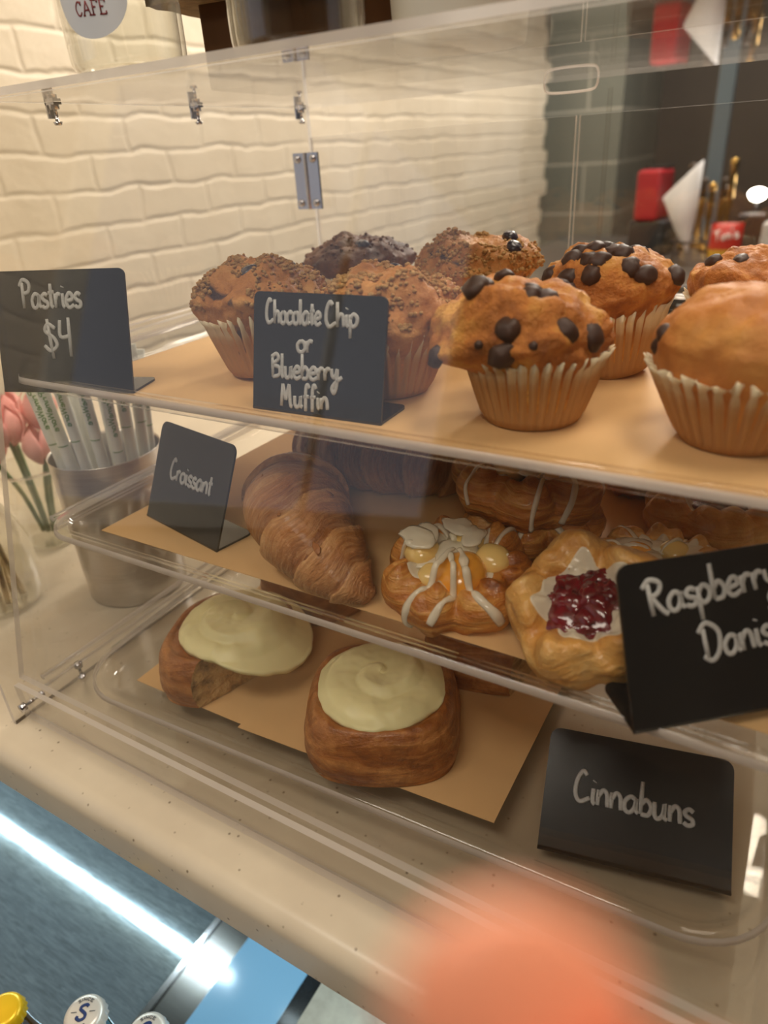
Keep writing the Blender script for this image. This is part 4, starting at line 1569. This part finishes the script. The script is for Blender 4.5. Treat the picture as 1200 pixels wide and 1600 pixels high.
for i, (x, y, h) in enumerate([(.030, 2.74, .27), (.064, 2.80, .22), (.104, 2.70, .21), (.132, 2.77, .22), (.160, 2.69, .28)]):
    t = empty('tap_handle', (x, y, -.005), label=['brass and dark beer tap handle, leftmost on the back counter', 'short brass tap handle second from the left on the back counter', 'brass tap handle in the middle of the row on the back counter',
              'slim brass tap handle fourth in the row on the back counter', 'tallest brass tap handle at the right of the row on the back counter'][i], cat='tap', group='tap handles on the back counter')
    V, F = revolve([(0, .0005), (.022, .0005), (.022, .01), (.008, .02), (.007, h * .45), (.012, h * .5), (.011, h * .72)], 20)
    mk('stem', V, F, BRASS, t)
    V, F = revolve([(0, h * .721), (.0115, h * .721), (.010, h * .9), (.014, h * .96), (.010, h), (0, h)], 20)
    mk('grip', V, F, BRASS if i in (2, 4) else plain('tap_grip', (70, 52, 36), .3), t)
chip = empty('snack_bag', (.205, 2.34, -.005), (0, 0, D(6)), 'red bag of chips with white script, yellow and blue at its foot', 'snack bag')


def pillow(w_, h_, d_, z0=0.0005):
    V, F = [], []
    n, m = 10, 14
    for s in (-1, 1):
        for q in range(m + 1):
            for p in range(n + 1):
                u, v = p / n, q / m
                V.append(((u - .5) * w_, s * d_ * (sin(pi * u) * sin(pi * v)) ** .6, z0 + v * h_))
    N = (n + 1) * (m + 1)
    for q in range(m):
        for p in range(n):
            b = q * (n + 1) + p
            F.append((b, b + 1, b + n + 2, b + n + 1))
            F.append((N + b, N + b + n + 1, N + b + n + 2, N + b + 1))
    return V, F


V, F = pillow(.085, .125, .022)
mi = [(0 if (f % 280) // 20 > 5 else (1 if (f % 280) // 20 > 2 else 2)) for f in range(len(F))]
mi = [0 if (f // 2) // 10 > 5 else (1 if (f // 2) // 10 > 2 else 2) for f in range(len(F))]
mk('bag', V, F, [plain('bag_red', (196, 34, 34), .3), plain('bag_yellow', (226, 176, 60), .3), plain('bag_blue', (40, 90, 180), .3)], chip, True, mi)
write('lettering', lay("Tim's", (-.030, .076), (.032, .088), .0135), lambda u, v: (Vector((u, -.0245, v)), Vector((0, -1, 0))), .0024, plain('bag_white', (240, 236, 230), .4), chip, .3, 4)
crate('dark_canister', (.262, 2.38, -.005), .075, .07, .145, plain('canister_dark', (52, 40, 34), .4), 'dark brown square canister right of the red chip bag', 'canister')
wb = crate('white_box', (.345, 2.36, -.005), .10, .08, .125, plain('box_white', (196, 194, 192), .5), 'white carton with a red square, at the right end of the back counter', 'box')
mk('red_square', *box(-.005, .04, -.0416, -.0402, .040, .088), RED, wb, False)
lm = empty('desk_lamp', (.235, 2.78, -.005), label='small lamp with a glowing white head on the back counter', cat='lamp')
mk('stand', *merge(revolve([(0, .0005), (.04, .0005), (.04, .008), (0, .012)], 24), tube([(0, 0, .01), (.005, 0, .08), (0, -.01, .145)], .005, 8)), WIRE, lm)
g = revolve([(0, -.024), (.020, -.016), (.030, 0), (.022, .014), (0, .02)], 24)
mk('bulb', *shift(g, (0, -.01, .168)), emit('lamp_glow', (255, 246, 232), 14), lm)
bl = mk('blue_panel', *box(.03, .085, 3.02, 3.05, -.0045, .62), plain('blue_grey_post', (108, 124, 136), .35), None, False)
tag(bevel(bl, .004), 'upright blue-grey metal post behind the tap handles', 'post')

# ------------------------------------------------------------------ chilled case under the worktop
FL = -.36
ck = empty('drinks_cooler', (.4, .35, FL), label='stainless chilled drinks case under the worktop with bright strip lamps', cat='cooler')


def kpart(name, g, mat, smooth=False):
    return mk(name, [Vector(v) - Vector((.4, .35, FL)) for v in g[0]], g[1], mat, ck, smooth)


def scratched(name, rgb, rough, metal, sc=(6, 60, 6), spec=.5):
    t = NT(name)
    f = t.noise(t.coord(sc, rot=(0, 0, .5)), 5, 6, .7, 1.5)
    c = s2l(rgb)[:3]
    t.base(t.ramp(f, [(.35, tuple(x * .6 for x in c)), (.62, c)]))
    r = t.n('ShaderNodeMapRange')
    t.l(f, r.inputs[0])
    r.inputs[3].default_value = rough * .5
    r.inputs[4].default_value = rough * 1.8
    t.l(r.outputs[0], t.b.inputs['Roughness'])
    t.b.inputs['Metallic'].default_value = metal
    t.b.inputs['Specular IOR Level'].default_value = spec
    return t.m


SCR = scratched('scratched_steel', (150, 166, 176), .05, .65)
kpart('floor_panel', box(-.80, .028, -.12, .80, FL - .01, FL), SCR)
kpart('seam_strip', box(.028, .034, -.12, .80, FL - .01, FL + .003), CHROME)
kpart('steel_channel', box(.034, .072, -.12, .80, FL - .01, FL), brushed('channel_steel', (150, 148, 146), .14, (4, 60, 4)))
kpart('blue_panel', box(.072, .148, -.12, .80, FL - .01, FL + .001), plain('blue_film', (118, 164, 196), .12, 0, .6))
BLK = plain('cooler_black', (30, 34, 38), .10, 0, .6, 0, .3, 30)
kpart('black_floor', box(.148, 1.6, -.12, .80, FL - .01, FL), BLK)
kpart('divider', box(.212, .218, -.12, .80, FL + .0002, FL + .012), plain('divider_grey', (70, 74, 78), .3, .8))
kpart('rear_wall', box(-.80, 1.6, .801, .82, FL - .01, -.0345), plain('cooler_rear', (120, 130, 136), .3, .6))
kpart('price_card', box(.170, .260, .205, .285, FL + .0123, FL + .0135), plain('worn_card', (160, 156, 142), .6, 0, .3, 0, .2, 40))
LED = emit('led_strip', (226, 250, 255), 5)
for x0, x1 in ((-.79, -.10), (.02, .9)):
    g = box(x0, x1, .333, .347, -.052, -.046)
    kpart('strip_lamp', g, LED)


def bottle(x, y, h, label, word=True, cap=(212, 206, 196), body=(40, 66, 50)):
    t = empty('drink_bottle', (x, y, FL + .0004), label=label, cat='bottle', group='bottles in the chilled case')
    pr = [(0, .002), (.017, 0), (.0205, .004), (.021, .02), (.021, h * .55), (.019, h * .66), (.0145, h * .80), (.0128, h * .90), (.0132, h - .008), (.0125, h - .002)]
    V, F = revolve(crom2(pr, 36), 36)
    mk('bottle_glass', V, F, plain('bottle_glass', body, .08, 0, .6), t)
    n = 84
    V, F = revolve([(.0150, h - .010), (.0146, h - .0075), (.0138, h - .003), (.0125, h - .0008), (.010, h), (0, h + .0002)], n,
                   lambda r, z, th, k: (r * (1 + (.035 * cos(21 * th) if k < 2 else 0)) * cos(th), r * (1 + (.035 * cos(21 * th) if k < 2 else 0)) * sin(th), z))
    c = mk('cap', V, F, plain('cap_metal', cap, .3, .3), t)
    if word:
        NAVY = plain('navy_ink', (18, 44, 96), .4)
        GREY = plain('grey_ink', (70, 70, 74), .5)
        rot = D(34)

        def mp(u, v):
            return Vector((u * cos(rot) - v * sin(rot), u * sin(rot) + v * cos(rot), h + .0004)), Vector((0, 0, 1))
        S = [[(.0030, .0036), (.0014, .0050), (-.0016, .0042), (-.0022, .0022), (.0000, .0004), (.0020, -.0014), (.0018, -.0038), (-.0010, -.0050), (-.0034, -.0036), (-.0030, -.0022)]]
        write('emblem', S, mp, .0011, NAVY, c, .2, 5)
        ar = []
        for word_, a0, r_, up in ((['qS', 'qI', 'qN', 'qC', 'qE'], 128, .0078, 1), (['q1', 'q8', 'q8', '3'] if False else ['q1', 'q8', 'q8', 'q3'], 242, .0098, -1)):
            span = 76 if up > 0 else 56
            tot = sum(GL[k][0] for k in word_)
            x = 0
            for k in word_:
                for stq in GL[k][1]:
                    q2 = []
                    for (gx, gy) in stq:
                        aa = D(a0 - up * (x + gx) / tot * span)
                        rr = r_ + up * gy * .0009
                        q2.append((rr * cos(aa), rr * sin(aa)))
                    ar.append(q2)
                x += GL[k][0]
        ar += [[(-.0085, .0004), (-.0065, .0004), (-.0045, .0004)], [(.0045, .0004), (.0065, .0004), (.0085, .0004)]]
        write('cap_print', ar, mp, .00028, GREY, c, .3, 2)
    return t


bottle(.103, .107, .192, 'bottle with a blue S on its pale cap, left one in the chilled case')
bottle(.146, .123, .182, 'bottle beside the S cap, only its pale cap showing at the bottom', True)
bottle(.036, .082, .175, 'bottle with a yellow cap in the bottom left corner', False, (236, 190, 30), (90, 60, 20))

# ------------------------------------------------------------------ the hand whose finger blurs across the lens
def skin_mat():
    t = NT('skin')
    f = t.noise(t.coord(), 120, 4)
    t.base(t.ramp(f, [(.3, s2l((206, 110, 64))), (.7, s2l((216, 122, 72)))]))
    t.set(.45, 0, .4, sss=.25, sssr=(.008, .003, .0015))
    return t.m


def cpt(r, u, f):
    return cam_loc + rgt * r + upv * u + fwd * f


hand_pts = [(0.105, -.235, -.02, .030), (.075, -.160, -.005, .036), (.055, -.118, .008, .030),      # wrist, palm, knuckles
            (.050, -.088, .020, .0110), (.036, -.060, .030, .0104), (.0175, -.0368, .0285, .0098), (.0071, -.0242, .0250, .0092)]
edges = [(i, i + 1) for i in range(6)]
pv = list(hand_pts)


def chain(root, pts):
    last = root
    for p in pts:
        pv.append(p)
        edges.append((last, len(pv) - 1))
        last = len(pv) - 1


chain(2, [(.075, -.098, -.004, .0105), (.066, -.062, -.020, .0095), (.045, -.050, -.034, .0086), (.030, -.060, -.040, .0078)])
chain(2, [(.092, -.108, -.014, .0105), (.088, -.072, -.032, .0092), (.066, -.060, -.048, .0084), (.050, -.068, -.054, .0076)])
chain(2, [(.104, -.124, -.020, .0095), (.104, -.094, -.040, .0082), (.086, -.084, -.052, .0075), (.072, -.090, -.058, .0068)])
chain(1, [(.030, -.150, .004, .0125), (.004, -.125, .010, .0108), (-.010, -.104, .006, .0095), (-.018, -.092, .002, .0085)])
hc = cpt(*hand_pts[1][:3])
me = bpy.data.meshes.new('hand')
me.from_pydata([tuple(cpt(*p[:3]) - hc) for p in pv], edges, [])
hand = bpy.data.objects.new('hand', me)
COL.objects.link(hand)
hand.location = hc
me.materials.append(skin_mat())
sk = hand.modifiers.new('skin', 'SKIN')
sk.use_smooth_shade = True
for i, v in enumerate(me.skin_vertices[0].data):
    v.radius = (pv[i][3], pv[i][3])
    v.use_root = (i == 1)
hand.modifiers.new('sub', 'SUBSURF').levels = 2
hand.modifiers['sub'].render_levels = 2
tag(hand, 'blurred pink fingertip of a hand at the bottom, close to the lens', 'hand')
NAIL = plain('nail', (226, 150, 118), .3)
g = ball(.0055, 1, 14, 8, (1, 1.25, .25), 0, 1)
ax_ = (cpt(*hand_pts[6][:3]) - cpt(*hand_pts[5][:3])).normalized()
zz_ = (fwd - ax_ * fwd.dot(ax_)).normalized()
R3 = Matrix((ax_.cross(zz_), ax_, zz_)).transposed()
nl = mk('nail', *shift(g, cpt(*hand_pts[6][:3]) - hc + zz_ * .0068, R3), NAIL, hand)
